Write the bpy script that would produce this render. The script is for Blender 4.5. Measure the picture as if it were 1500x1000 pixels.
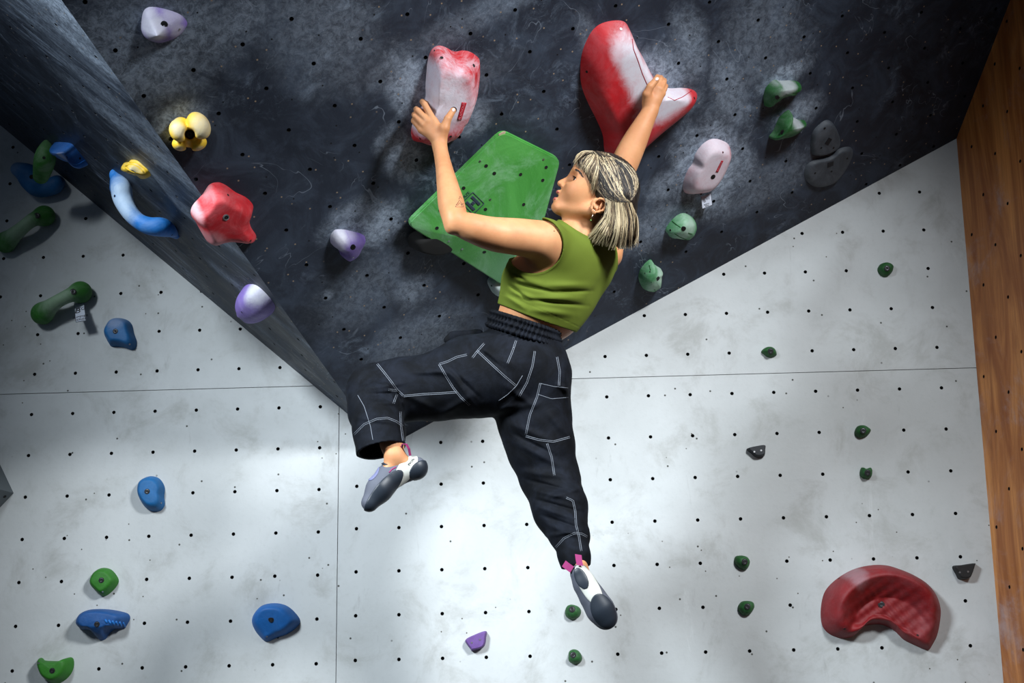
import bpy, bmesh, math, random
import numpy as np
from mathutils import Vector, Matrix
from mathutils.bvhtree import BVHTree

for o in list(bpy.data.objects): bpy.data.objects.remove(o)
SC = bpy.context.scene
COL = SC.collection
FPX = 1866.875
CR = Vector((0.99949430, 0.02217821, -0.02278764)).normalized()
CF = Vector((-0.01557995, 0.96626729, 0.25706960)).normalized()
CU = CR.cross(CF).normalized()
CR = CF.cross(CU).normalized()
CAM = Vector((0, -4.49446, 0.75))

# ---------------------------------------------------------------- camera, light, exposure
cd = bpy.data.cameras.new('camera'); cam = bpy.data.objects.new('camera', cd); COL.objects.link(cam)
cam.matrix_world = Matrix(((CR.x, CU.x, -CF.x, CAM.x), (CR.y, CU.y, -CF.y, CAM.y), (CR.z, CU.z, -CF.z, CAM.z), (0, 0, 0, 1)))
cd.sensor_width = 36; cd.lens = FPX / 1500 * 36; cd.clip_start = 0.05
SC.camera = cam
w = bpy.data.worlds.new('hall'); SC.world = w; w.use_nodes = True
w.node_tree.nodes['Background'].inputs[0].default_value = (0.55, 0.72, 1.0, 1)
w.node_tree.nodes['Background'].inputs[1].default_value = 0.075
SC.view_settings.view_transform = 'Standard'
SC.view_settings.look = 'None'
SC.view_settings.gamma = 1
SC.view_settings.exposure = 0.0

def area_light(name, loc, aim, size, power, color, spread):
    l = bpy.data.lights.new(name, 'AREA'); l.shape = 'DISK'; l.size = size; l.energy = power
    l.color = color; l.spread = math.radians(spread)
    o = bpy.data.objects.new(name, l); COL.objects.link(o)
    o.location = loc
    o.rotation_euler = (Vector(aim) - Vector(loc)).to_track_quat('-Z', 'Y').to_euler()
    return o
area_light('strobe_left', (-2.6, -3.9, 3.5), (0.0, -0.4, 1.25), 0.9, 32, (0.84, 0.93, 1.0), 50)
area_light('strobe_right', (2.0, -3.7, 3.5), (-0.12, -0.4, 1.42), 0.7, 26, (0.93, 0.97, 1.0), 54)

# ---------------------------------------------------------------- helpers
def ray(x, y):
    return (CR * ((x - 750) / FPX) + CU * ((500 - y) / FPX) + CF)
def at(x, y, d):
    """world point seen at pixel x, y at depth d"""
    return CAM + ray(x, y) * d

class Plane:
    def __init__(s, o, n, e1):
        s.o = Vector(o); s.n = Vector(n).normalized(); e1 = Vector(e1)
        s.e1 = (e1 - s.n * e1.dot(s.n)).normalized(); s.e2 = s.n.cross(s.e1).normalized()
    def hit(s, x, y, h=0.0):
        r = ray(x, y); t = ((s.o - CAM).dot(s.n) + h) / r.dot(s.n)
        return CAM + r * t
    def uv(s, p): q = p - s.o; return (q.dot(s.e1), q.dot(s.e2))
    def frame(s, p):
        return Matrix(((s.e1.x, s.e2.x, s.n.x, p.x), (s.e1.y, s.e2.y, s.n.y, p.y), (s.e1.z, s.e2.z, s.n.z, p.z), (0, 0, 0, 1)))

K = 0.75
W = Plane((0, 0, 0.75), (0, -1, 0), (1, 0, 0))
MO = Vector((0.83646897, -1.01500015, 2.62991792)) * K + Vector((0, 0, 0.75))
ME1 = Vector((0.88151747, -0.01735806, 0.47183223)); ME2 = Vector((-0.26810418, -0.84098816, 0.46995644))
M = Plane(MO, ME1.cross(ME2), ME1)
_a = W.hit(0, 183); _b = W.hit(508, 605); _c = M.hit(90, 0)
S = Plane(_a, (_b - _a).cross(_c - _a), _b - _a)
if S.n.y > 0: S = Plane(_a, -S.n, _b - _a)
_a = W.hit(1400, 190); _b = W.hit(1470, 1000); _c = M.hit(1480, 0)
R = Plane(_a, (_b - _a).cross(_c - _a), _b - _a)
if R.n.x > 0: R = Plane(_a, -R.n, _b - _a)

def tag(o, label=None, cat=None, group=None, kind=None):
    if label: o['label'] = label
    if cat: o['category'] = cat
    if group: o['group'] = group
    if kind: o['kind'] = kind
    return o
def link(o, parent=None):
    COL.objects.link(o)
    if parent is not None:
        o.parent = parent
        o.matrix_parent_inverse = parent.matrix_world.inverted()
    return o
def mesh_obj(name, verts, faces, mat, parent=None, mw=None, smooth=True):
    """verts are world points; mw (optional) is the object's own frame"""
    me = bpy.data.meshes.new(name)
    if mw is not None:
        inv = mw.inverted(); verts = [inv @ Vector(v) for v in verts]
    me.from_pydata([tuple(v) for v in verts], [], faces); me.update()
    if smooth: me.polygons.foreach_set('use_smooth', [True] * len(me.polygons))
    o = bpy.data.objects.new(name, me)
    if mat: me.materials.append(mat)
    if mw is not None: o.matrix_world = mw
    COL.objects.link(o)
    if parent is not None:
        o.parent = parent; o.matrix_parent_inverse = parent.matrix_world.inverted()
    return o
def bm_obj(name, bm, mat, parent=None, mw=None, smooth=False):
    me = bpy.data.meshes.new(name); bm.to_mesh(me); bm.free()
    for m in (mat if isinstance(mat, (list, tuple)) else [mat]): me.materials.append(m)
    if smooth: me.polygons.foreach_set('use_smooth', [True] * len(me.polygons))
    o = bpy.data.objects.new(name, me)
    if mw is not None:
        me.transform(mw.inverted()); o.matrix_world = mw
    COL.objects.link(o)
    if parent is not None:
        o.parent = parent; o.matrix_parent_inverse = parent.matrix_world.inverted()
    return o

# ---------------------------------------------------------------- materials
class NT:
    def __init__(s, name):
        s.m = bpy.data.materials.new(name); s.m.use_nodes = True
        s.t = s.m.node_tree; s.n = s.t.nodes; s.b = s.n['Principled BSDF']
        s.co = s.n.new('ShaderNodeTexCoord').outputs['Object']
    def set(s, sock, v):
        if hasattr(v, 'is_output') or isinstance(v, bpy.types.NodeSocket): s.t.links.new(v, sock)
        elif isinstance(v, (tuple, list)) and len(v) == 3 and sock.type == 'RGBA': sock.default_value = (*v, 1)
        else: sock.default_value = v
    def math(s, op, a, b=0.0, c=None, clamp=False):
        n = s.n.new('ShaderNodeMath'); n.operation = op; n.use_clamp = clamp
        s.set(n.inputs[0], a); s.set(n.inputs[1], b)
        if c is not None: s.set(n.inputs[2], c)
        return n.outputs[0]
    def vm(s, op, a, b=None, scale=None):
        n = s.n.new('ShaderNodeVectorMath'); n.operation = op; s.set(n.inputs[0], a)
        if b is not None: s.set(n.inputs[1], b)
        if scale is not None: s.set(n.inputs[3], scale)
        return n.outputs['Value'] if op in ('LENGTH', 'DISTANCE', 'DOT_PRODUCT') else n.outputs[0]
    def noise(s, scale, detail=5, rough=0.6, dist=0.0, vec=None, stretch=None):
        v = vec or s.co
        if stretch: v = s.vm('MULTIPLY', v, stretch)
        n = s.n.new('ShaderNodeTexNoise'); s.set(n.inputs['Vector'], v); n.inputs['Scale'].default_value = scale
        n.inputs['Detail'].default_value = detail; n.inputs['Roughness'].default_value = rough; n.inputs['Distortion'].default_value = dist
        return n.outputs['Fac']
    def ramp(s, v, a, b, lo=0.0, hi=1.0):
        n = s.n.new('ShaderNodeMapRange'); n.interpolation_type = 'SMOOTHSTEP'
        s.set(n.inputs[0], v); n.inputs[1].default_value = a; n.inputs[2].default_value = b
        n.inputs[3].default_value = lo; n.inputs[4].default_value = hi
        return n.outputs[0]
    def mix(s, f, a, b):
        n = s.n.new('ShaderNodeMix'); n.data_type = 'RGBA'; s.set(n.inputs['Factor'], f)
        s.set(n.inputs[6], a); s.set(n.inputs[7], b); return n.outputs[2]
    def vor(s, scale, vec=None, stretch=None, rnd=1.0, swz=False):
        v = vec or s.co
        if swz:
            a = s.n.new('ShaderNodeSeparateXYZ'); s.t.links.new(v, a.inputs[0]); b = s.n.new('ShaderNodeCombineXYZ')
            s.t.links.new(a.outputs[0], b.inputs[0]); s.t.links.new(a.outputs[2], b.inputs[1]); v = b.outputs[0]
        n = s.n.new('ShaderNodeTexVoronoi'); n.voronoi_dimensions = '2D'; s.set(n.inputs['Vector'], v); n.inputs['Scale'].default_value = scale
        n.inputs['Randomness'].default_value = rnd
        return n
    def bump(s, h, strength=0.3, dist=0.01):
        n = s.n.new('ShaderNodeBump'); s.set(n.inputs['Height'], h); n.inputs['Strength'].default_value = strength; n.inputs['Distance'].default_value = dist
        s.t.links.new(n.outputs[0], s.b.inputs['Normal'])
    def out(s, color=None, rough=None, metal=None):
        if color is not None: s.set(s.b.inputs['Base Color'], color)
        if rough is not None: s.set(s.b.inputs['Roughness'], rough)
        if metal is not None: s.set(s.b.inputs['Metallic'], metal)
        return s.m
    def blob(s, c, r, wob=None, soft=0.6):
        """0..1 mask: 1 inside radius r (or rx,ry,rz) of local point c"""
        v = s.vm('SUBTRACT', s.co, c)
        rr = (r, r, r) if not isinstance(r, (tuple, list)) else tuple(r)
        v = s.vm('DIVIDE', v, rr); d = s.vm('LENGTH', v)
        if wob is not None: d = s.math('ADD', d, wob)
        return s.ramp(d, 1.0 + soft * .5, 1.0 - soft * .5 if soft < 2 else 0.0)
    def maxs(s, l):
        a = l[0]
        for b in l[1:]: a = s.math('MAXIMUM', a, b)
        return a
def simple(name, col, rough=0.6, metal=0.0, sub=0.0):
    t = NT(name); t.out(col, rough, metal)
    if sub: t.b.inputs['Subsurface Weight'].default_value = sub; t.b.inputs['Subsurface Radius'].default_value = (1, .35, .2); t.b.inputs['Subsurface Scale'].default_value = 0.006
    return t.m
def srgb(r, g, b):
    f = lambda c: (c / 255 / 12.92) if c <= 10 else ((c / 255 + 0.055) / 1.055) ** 2.4
    return (f(r), f(g), f(b))

mat_hole = simple('threaded_insert_shade', (0.008, 0.008, 0.009), 0.6)  # insert coloured near black so the holes look shaded inside
mat_black = simple('black_and_hole_shade', (0.004, 0.004, 0.004), 0.7)  # flat black painted as shade in holes; plain black on the hair tie
mat_bolt = simple('dark_bolt_steel', (0.05, 0.05, 0.055), 0.35, 0.9)
mat_steel = simple('zinc_steel', (0.32, 0.32, 0.33), 0.35, 0.9)

# ---------------------------------------------------------------- walls
def panel_bm(o, a, b, n, ir, jr, clips, hole_r=0.0064, depth=0.03, skip=()):
    """plywood sheet with real bolt holes on the lattice o + i*a + j*b; clips = [(point, normal)] keeps the side behind normal"""
    bm = bmesh.new(); NS = 12
    cor = {}
    def corner(i, j):
        if (i, j) not in cor: cor[i, j] = bm.verts.new(o + a * (i - .5) + b * (j - .5))
        return cor[i, j]
    ea = a.normalized(); eb = n.cross(ea).normalized()
    if eb.dot(b) < 0: eb = -eb
    flip = a.cross(b).dot(n) < 0
    for i in range(ir[0], ir[1] + 1):
        for j in range(jr[0], jr[1] + 1):
            c = o + a * i + b * j
            cs = [corner(i, j), corner(i + 1, j), corner(i + 1, j + 1), corner(i, j + 1)]
            if any(abs((c - p).dot(nn.normalized())) < hole_r * 1.6 for p, nn in clips):
                f = bm.faces.new(cs if not flip else cs[::-1]); continue
            # start angle so that ring verts 0,3,6,9 face the four corners
            angs = []
            for k in range(4):
                v = cs[k].co - c; angs.append(math.atan2(v.dot(eb), v.dot(ea)))
            ring = []
            for k in range(4):
                a0, a1 = angs[k], angs[(k + 1) % 4]
                while a1 < a0: a1 += 2 * math.pi
                for m in range(3):
                    t = a0 + (a1 - a0) * m / 3
                    ring.append(bm.verts.new(c + (ea * math.cos(t) + eb * math.sin(t)) * hole_r))
            low = [bm.verts.new(v.co - n * depth) for v in ring]
            for k in range(4):
                poly = [cs[k], cs[(k + 1) % 4]] + [ring[(3 * k + m) % NS] for m in (3, 2, 1, 0)]
                bm.faces.new(poly if not flip else poly[::-1])
            for k in range(NS):
                q = [ring[k], ring[(k + 1) % NS], low[(k + 1) % NS], low[k]]
                f = bm.faces.new(q if not flip else q[::-1]); f.material_index = 1
            f = bm.faces.new(low if not flip else low[::-1]); f.material_index = 1
    for (p, nn) in clips:
        bmesh.ops.bisect_plane(bm, geom=bm.verts[:] + bm.edges[:] + bm.faces[:], plane_co=p, plane_no=nn, clear_outer=True)
    # sheet edge
    ed = [e for e in bm.edges if e.is_boundary]
    r = bmesh.ops.extrude_edge_only(bm, edges=ed)
    for v in r['geom']:
        if isinstance(v, bmesh.types.BMVert): v.co -= n * 0.018
    return bm
def join_bms(bms):
    out = bmesh.new()
    for b in bms:
        me = bpy.data.meshes.new('tmp'); b.to_mesh(me); b.free(); out.from_mesh(me); bpy.data.meshes.remove(me)
    return out
def box_bm(bm, c, ax, ay, az):
    """box with half-axes ax, ay, az"""
    vs = [bm.verts.new(c + ax * sx + ay * sy + az * sz) for sx in (-1, 1) for sy in (-1, 1) for sz in (-1, 1)]
    for f in ((0, 1, 3, 2), (4, 6, 7, 5), (0, 4, 5, 1), (2, 3, 7, 6), (0, 2, 6, 4), (1, 5, 7, 3)): bm.faces.new([vs[k] for k in f])

def white_wall_mat():
    t = NT('painted_plywood_pale_grey')
    n1 = t.noise(1.1, 5, .6, .3); n2 = t.noise(4.5, 6, .7, .4); n3 = t.noise(60, 3, .6)
    c = t.mix(t.ramp(n1, .3, .72), srgb(176, 180, 180), srgb(200, 204, 205))
    c = t.mix(t.math('MULTIPLY', t.ramp(n2, .48, .72), .5), c, srgb(140, 140, 134))
    c = t.mix(t.math('MULTIPLY', t.ramp(n3, .5, .8), .12), c, srgb(140, 142, 140))
    # streaky rubber marks
    s = t.noise(9, 5, .7, 1.0, stretch=(1.0, 1.0, .22))
    c = t.mix(t.math('MULTIPLY', t.ramp(s, .64, .78), .4), c, srgb(120, 120, 118))
    s = t.noise(3, 6, .75, 1.5, stretch=(1, 1, .3))
    c = t.mix(t.math('MULTIPLY', t.ramp(s, .62, .8), .35), c, srgb(232, 236, 238))
    # old screw holes
    v = t.vor(5.2, swz=True)
    dot = t.ramp(v.outputs['Distance'], .022, .014)
    sel = t.ramp(t.noise(1.3, 2), .46, .5)
    c = t.mix(t.math('MULTIPLY', dot, sel), c, srgb(60, 60, 55))
    v = t.vor(9.5, swz=True); dot = t.ramp(v.outputs['Distance'], .028, .018)
    sel = t.ramp(t.noise(2.3, 2), .56, .6)
    c = t.mix(t.math('MULTIPLY', dot, sel), c, srgb(70, 66, 55))
    t.bump(t.math('ADD', n3, t.math('MULTIPLY', n2, .6)), .12, .004)
    return t.out(c, .62)

def dark_mat(name, plane, spots, streak=None, chalk=1.0):
    """slate painted plywood with chalk; spots = [(px,py,r,(stretch),amount)] turned into places on the sheet"""
    t = NT(name)
    n1 = t.noise(1.6, 6, .65, .5); n2 = t.noise(7, 7, .7, .8); n3 = t.noise(75, 4, .7)
    c = t.mix(t.ramp(n1, .3, .7), srgb(32, 37, 47), srgb(48, 55, 68))
    c = t.mix(t.math('MULTIPLY', t.ramp(n2, .42, .7), .55), c, srgb(72, 84, 102))
    # smeared chalk in patches
    st = streak or (1, 1, 1)
    if streak:
        s1 = t.ramp(t.noise(22, 6, .8, .3, stretch=(.16, 1.6, 1)), .50, .72); s2 = t.ramp(t.noise(1.7, 4, .6, .5), .38, .62)
        c = t.mix(t.math('MULTIPLY', t.math('MULTIPLY', s1, s2), .75), c, srgb(170, 186, 208))
    big = t.ramp(t.noise(2.4, 4, .6, .8), .50, .70)
    fine = t.ramp(t.noise(14, 8, .8, 1.2, stretch=st), .47, .72)
    m = t.math('MULTIPLY', t.math('MULTIPLY', big, fine), .65 * chalk)
    c = t.mix(m, c, srgb(150, 168, 190))
    wob = t.math('MULTIPLY', t.math('SUBTRACT', t.noise(9, 7, .8, .6), .5), 1.9)
    gran = t.ramp(t.noise(42, 6, .85, .5), .36, .64)
    masks = []
    for (px, py, r, am) in spots:
        p = plane.uv(plane.hit(px, py)); rr = r if isinstance(r, tuple) else (r, r)
        b = t.blob((p[0], p[1], 0), (rr[0], rr[1], 1.0), wob, 1.3)
        masks.append(t.math('MULTIPLY', b, am))
    if masks:
        mm = t.maxs(masks)
        mm = t.math('MULTIPLY', mm, t.math('ADD', t.math('MULTIPLY', gran, .7), .22))
        c = t.mix(mm, c, srgb(188, 204, 224))
    spk = t.ramp(t.noise(150, 4, .8), .60, .70)
    if masks: c = t.mix(t.math('MULTIPLY', spk, t.math('MULTIPLY', t.maxs(masks), .8)), c, srgb(222, 230, 240))
    c = t.mix(t.math('MULTIPLY', t.math('MULTIPLY', spk, big), .35), c, srgb(170, 182, 198))
    # thin scratches, boot arcs
    v = t.noise(3.2, 3, .5, 2.5)
    arc = t.ramp(t.math('ABSOLUTE', t.math('SUBTRACT', v, .5)), .006, .001)
    arc = t.math('MULTIPLY', arc, t.ramp(t.noise(5, 3), .5, .62))
    c = t.mix(t.math('MULTIPLY', arc, .45), c, srgb(150, 162, 178))
    # chips showing bare wood
    v = t.vor(12); chip = t.ramp(v.outputs['Distance'], .038, .024)
    sel = t.ramp(t.noise(3.1, 3, .6), .47, .53)
    c = t.mix(t.math('MULTIPLY', chip, sel), c, srgb(150, 132, 112))
    v = t.vor(6.5); chip = t.ramp(v.outputs['Distance'], .022, .012)
    c = t.mix(chip, c, srgb(20, 20, 22))
    t.bump(t.math('ADD', n3, t.math('MULTIPLY', n2, .8)), .15, .004)
    t.b.inputs['Specular IOR Level'].default_value = 0.3
    return t.out(c, t.ramp(n2, .3, .7, .42, .62))

def ply_mat():
    t = NT('varnished_plywood')
    g = t.noise(2.2, 6, .6, 1.6, stretch=(.55, 3.5, 1)); g2 = t.noise(14, 6, .7, .6, stretch=(.12, 2.5, 1))
    c = t.mix(t.ramp(g, .34, .66), srgb(150, 84, 36), srgb(208, 138, 74))
    c = t.mix(t.math('MULTIPLY', t.ramp(g2, .4, .7), .5), c, srgb(120, 62, 26))
    ch = t.math('MULTIPLY', t.ramp(t.noise(3, 6, .75, .5), .5, .75), .45)
    c = t.mix(ch, c, srgb(178, 172, 178))
    t.bump(g2, .1, .003)
    return t.out(c, .5)

mat_white = white_wall_mat()
apex = W.hit(560, 654)
seam_x = -0.7955 / .85 * K
seam_z = 1.1900 / .85 * K + .75
cut_g = 0.0012
WX = Vector((1, 0, 0)); WZ = Vector((0, 0, 1)); P0 = 0.15
ol = Vector((-2.42721127 * K, 0, 2.09563946 * K + .75)); orr = Vector((0.35212028 * K, 0, 1.90613336 * K + .75))
nW = W.n
rightclip = (R.o, -R.n)
TOPZ = 4.6
bl = panel_bm(ol, WX * P0, WZ * P0, nW, (-14, 10), (-16, 13), [(Vector((seam_x - cut_g, 0, 0)), WX), (Vector((0, 0, seam_z - cut_g)), WZ), (Vector((0, 0, 0)), -WZ)], depth=.017)
bl2 = panel_bm(ol, WX * P0, WZ * P0, nW, (-14, 10), (-16, 13), [(Vector((seam_x - cut_g, 0, 0)), WX), (Vector((0, 0, seam_z + cut_g)), -WZ), (Vector((0, 0, TOPZ)), WZ)], depth=.017)
br = panel_bm(orr, WX * P0, WZ * P0, nW, (-8, 12), (-16, 16), [(Vector((seam_x + cut_g, 0, 0)), -WX), (Vector((0, 0, seam_z - cut_g)), WZ), rightclip, (Vector((0, 0, 0)), -WZ)], depth=.017)
br2 = panel_bm(orr, WX * P0, WZ * P0, nW, (-8, 12), (-16, 16), [(Vector((seam_x + cut_g, 0, 0)), -WX), (Vector((0, 0, seam_z + cut_g)), -WZ), rightclip, (Vector((0, 0, TOPZ)), WZ)], depth=.017)
wb = join_bms([bl, bl2, br, br2])
box_bm(wb, Vector((-.6, .05, TOPZ / 2)), Vector((3.4, 0, 0)), Vector((0, .03, 0)), Vector((0, 0, TOPZ / 2)))
wall_back = bm_obj('wall_back', wb, [mat_white, mat_hole]); tag(wall_back, kind='structure')

# main dark overhang
spots_M = [(215, 60, (.20, .16), .6), (470, 30, (.14, .2), .35), (350, 30, (.1, .06), .45), (605, 130, (.06, .13), .85), (585, 225, (.05, .08), .7), (690, 30, (.25, .04), .25),
           (960, 110, (.10, .09), .8), (1010, 70, (.06, .12), .45), (985, 160, (.10, .05), .5), (1040, 245, (.125, .17), .95), (1085, 240, (.05, .12), .6), (1150, 110, (.09, .04), .9), (1170, 165, (.08, .05), .8),
           (1070, 130, (.06, .16), .5), (1125, 60, (.14, .2), .3), (980, 270, (.08, .06), .5), (1120, 270, (.2, .08), .32), (545, 330, (.09, .08), .75), (520, 320, (.1, .05), .6), (265, 175, (.06, .05), .7), (600, 425, (.06, .06), .4), (530, 430, (.18, .1), .22),
           (690, 175, (.06, .05), .5), (870, 80, (.03, .12), .35), (960, 330, (.12, .08), .4), (610, 500, (.16, .1), .3), (700, 110, (.1, .05), .15), (560, 110, (.05, .04), .3), (480, 432, (.02, .02), .7), (1040, 190, (.06, .03), .5), (180, 100, (.06, .1), .5), (925, 130, (.08, .06), .4)]
mat_dark = dark_mat('slate_painted_plywood', M, spots_M)
MA = M.e1 * P0; MB = -ME2.normalized() * P0
edge_p = M.hit(90, 0); edge_d = (apex - edge_p).normalized()
edge_in = M.n.cross(edge_d);  # direction across the edge in the sheet
mid_main = M.hit(700, 300)
if (mid_main - edge_p).dot(edge_in) > 0: edge_in = -edge_in
wm = panel_bm(M.o, MA, MB, M.n, (-22, 14), (-16, 12), [(Vector((0, 0, 0)), Vector((0, 1, 0))), (edge_p, edge_in), rightclip], depth=.03)
# keep the sheet's frame as the object's own frame so the paint is laid on the sheet
frM = M.frame(M.o)
wall_overhang = bm_obj('wall_overhang', wm, [mat_dark, mat_hole], mw=frM); tag(wall_overhang, kind='structure')

# left flank of the overhang
spots_S = [(130, 60, (.35, .10), .5), (60, 30, (.3, .1), .2), (95, 12, (.35, .10), 1.0), (140, 85, (.2, .05), .8), (235, 230, (.35, .06), .55), (200, 175, (.3, .05), .4), (350, 420, (.12, .04), .5), (420, 480, (.25, .03), .3), (300, 330, (.2, .04), .4), (215, 250, (.1, .05), .5)]
mat_dark_side = dark_mat('slate_painted_plywood_flank', S, spots_S, streak=(.4, 2.2, 1), chalk=.9)
sa = (S.hit(176.6, 170.6) - S.hit(139, 161)); sb = (S.hit(176.6, 170.6) - S.hit(160.6, 129.6))
so = S.hit(176.6, 170.6)
sa = S.e1 * .15 ; sb = S.e2 * .15
side_in = S.n.cross(edge_d)
if (S.hit(120, 200) - edge_p).dot(side_in) > 0: side_in = -side_in
ws = panel_bm(so, sa, sb, S.n, (-26, 22), (-24, 24), [(Vector((0, 0, 0)), Vector((0, 1, 0))), (edge_p, side_in), (Vector((-3.6, 0, 0)), Vector((-1, 0, 0))), (Vector((0, 0, 4.4)), Vector((0, 0, 1)))], hole_r=.0062)
wall_flank = bm_obj('wall_left_flank', ws, [mat_dark_side, mat_hole], mw=S.frame(S.o)); tag(wall_flank, kind='structure')
# a narrow filler strip that tapers along the edge between flank and main sheet
fm = bmesh.new()
fp = [S.hit(110, 78, .004), S.hit(170, 128, .004), M.hit(128, 58, .004), M.hit(68, 0, .004)]

# right plywood wall
mat_ply = ply_mat()
ro = R.hit(1457.6, 225); ra = (R.hit(1476, 298) - ro); rb = (R.hit(1494.4, 236) - ro)
wr = panel_bm(ro, ra, rb, R.n, (-22, 22), (-22, 22), [(Vector((0, 0, 0)), Vector((0, 1, 0))), (M.o, -M.n), (Vector((0, -4.2, 0)), Vector((0, -1, 0))), (Vector((0, 0, 0)), Vector((0, 0, -1)))])
wall_right = bm_obj('wall_right', wr, [mat_ply, mat_hole], mw=R.frame(R.o)); tag(wall_right, kind='structure')

# padded floor far below the frame
fb = bmesh.new(); box_bm(fb, Vector((-.4, -2.8, -.1)), Vector((3.4, 0, 0)), Vector((0, 2.8, 0)), Vector((0, 0, .1)))
floor = bm_obj('floor', fb, simple('charcoal_mat_vinyl', (.03, .032, .036), .6)); tag(floor, kind='structure')
# ---------------------------------------------------------------- smooth solid modelling (signed distances -> surface nets)
def smin(a, b, k):
    if k <= 0: return np.minimum(a, b)
    h = np.maximum(k - np.abs(a - b), 0) / k
    return np.minimum(a, b) - h * h * k * .25
def smax(a, b, k): return -smin(-a, -b, k)
V3 = lambda p: np.array([p[0], p[1], p[2]], float)
def rcone(a, b, ra, rb, flat=None, s=1.0):
    """round cone from a to b; flat = direction along which it is squashed by s"""
    a = V3(a); b = V3(b)
    if flat is not None:
        u_ = V3(flat) / np.linalg.norm(V3(flat)); b0 = b; b = b + u_ * ((b - a) @ u_) * (1 / s - 1)
    ba = b - a; l2 = max(ba @ ba, 1e-12); rr = ra - rb; a2 = l2 - rr * rr; il2 = 1 / l2
    fd = None if flat is None else V3(flat) / np.linalg.norm(V3(flat))
    def f(P):
        if fd is not None:
            q = P - a; P = P + np.outer(q @ fd, fd) * (1 / s - 1)
        pa = P - a; y = pa @ ba; z = y - l2
        c = pa * l2 - np.outer(y, ba); x2 = (c * c).sum(1); y2 = y * y * l2; z2 = z * z * l2
        k = np.sign(rr) * rr * rr * x2
        d = (np.sqrt(np.maximum(x2 * a2 * il2, 0)) + y * rr) * il2 - ra
        m1 = np.sign(z) * a2 * z2 > k; m2 = np.sign(y) * a2 * y2 < k
        d = np.where(m1, np.sqrt(x2 + z2) * il2 - rb, np.where(m2, np.sqrt(x2 + y2) * il2 - ra, d))
        return d * (min(1, s) if fd is not None else 1)
    sc = max(1, s)
    if fd is not None: return f, (a + b0) / 2, (np.sqrt(l2) / 2 + max(ra, rb)) * sc
    return f, (a + b) / 2, (np.sqrt(l2) / 2 + max(ra, rb)) * sc
def ellip(c, ax, r):
    """ellipsoid: centre c, three axis directions ax, radii r"""
    c = V3(c); A = np.array([V3(v) / np.linalg.norm(V3(v)) for v in ax]); r = np.array(r, float)
    def f(P):
        q = (P - c) @ A.T
        k0 = np.sqrt(((q / r) ** 2).sum(1)); k1 = np.sqrt(((q / (r * r)) ** 2).sum(1)) + 1e-9
        return k0 * (k0 - 1) / k1
    return f, c, float(r.max())
def half(p, n):
    """half space: inside behind the plane through p with normal n"""
    p = V3(p); n = V3(n) / np.linalg.norm(V3(n))
    return (lambda P: (P - p) @ n), p, 1e3
class Solid:
    def __init__(s): s.it = []; s.post = None
    def u(s, prim, k=0.0): s.it.append(('u', prim, k)); return s
    def cut(s, prim, k=0.0): s.it.append(('c', prim, k)); return s
    def keep(s, prim, k=0.0): s.it.append(('k', prim, k)); return s
    def ev(s, P, c=None, R=None):
        d = np.full(len(P), 1.0)
        for op, (f, pc, pr), k in s.it:
            if c is not None and pr < 100 and np.linalg.norm(pc - c) > pr + R + k + .035: continue
            if op == 'u': d = smin(d, f(P), k)
            elif op == 'c': d = smax(d, -f(P), k)
            else: d = smax(d, f(P), k)
        if s.post: d = s.post(P, d)
        return d
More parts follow.
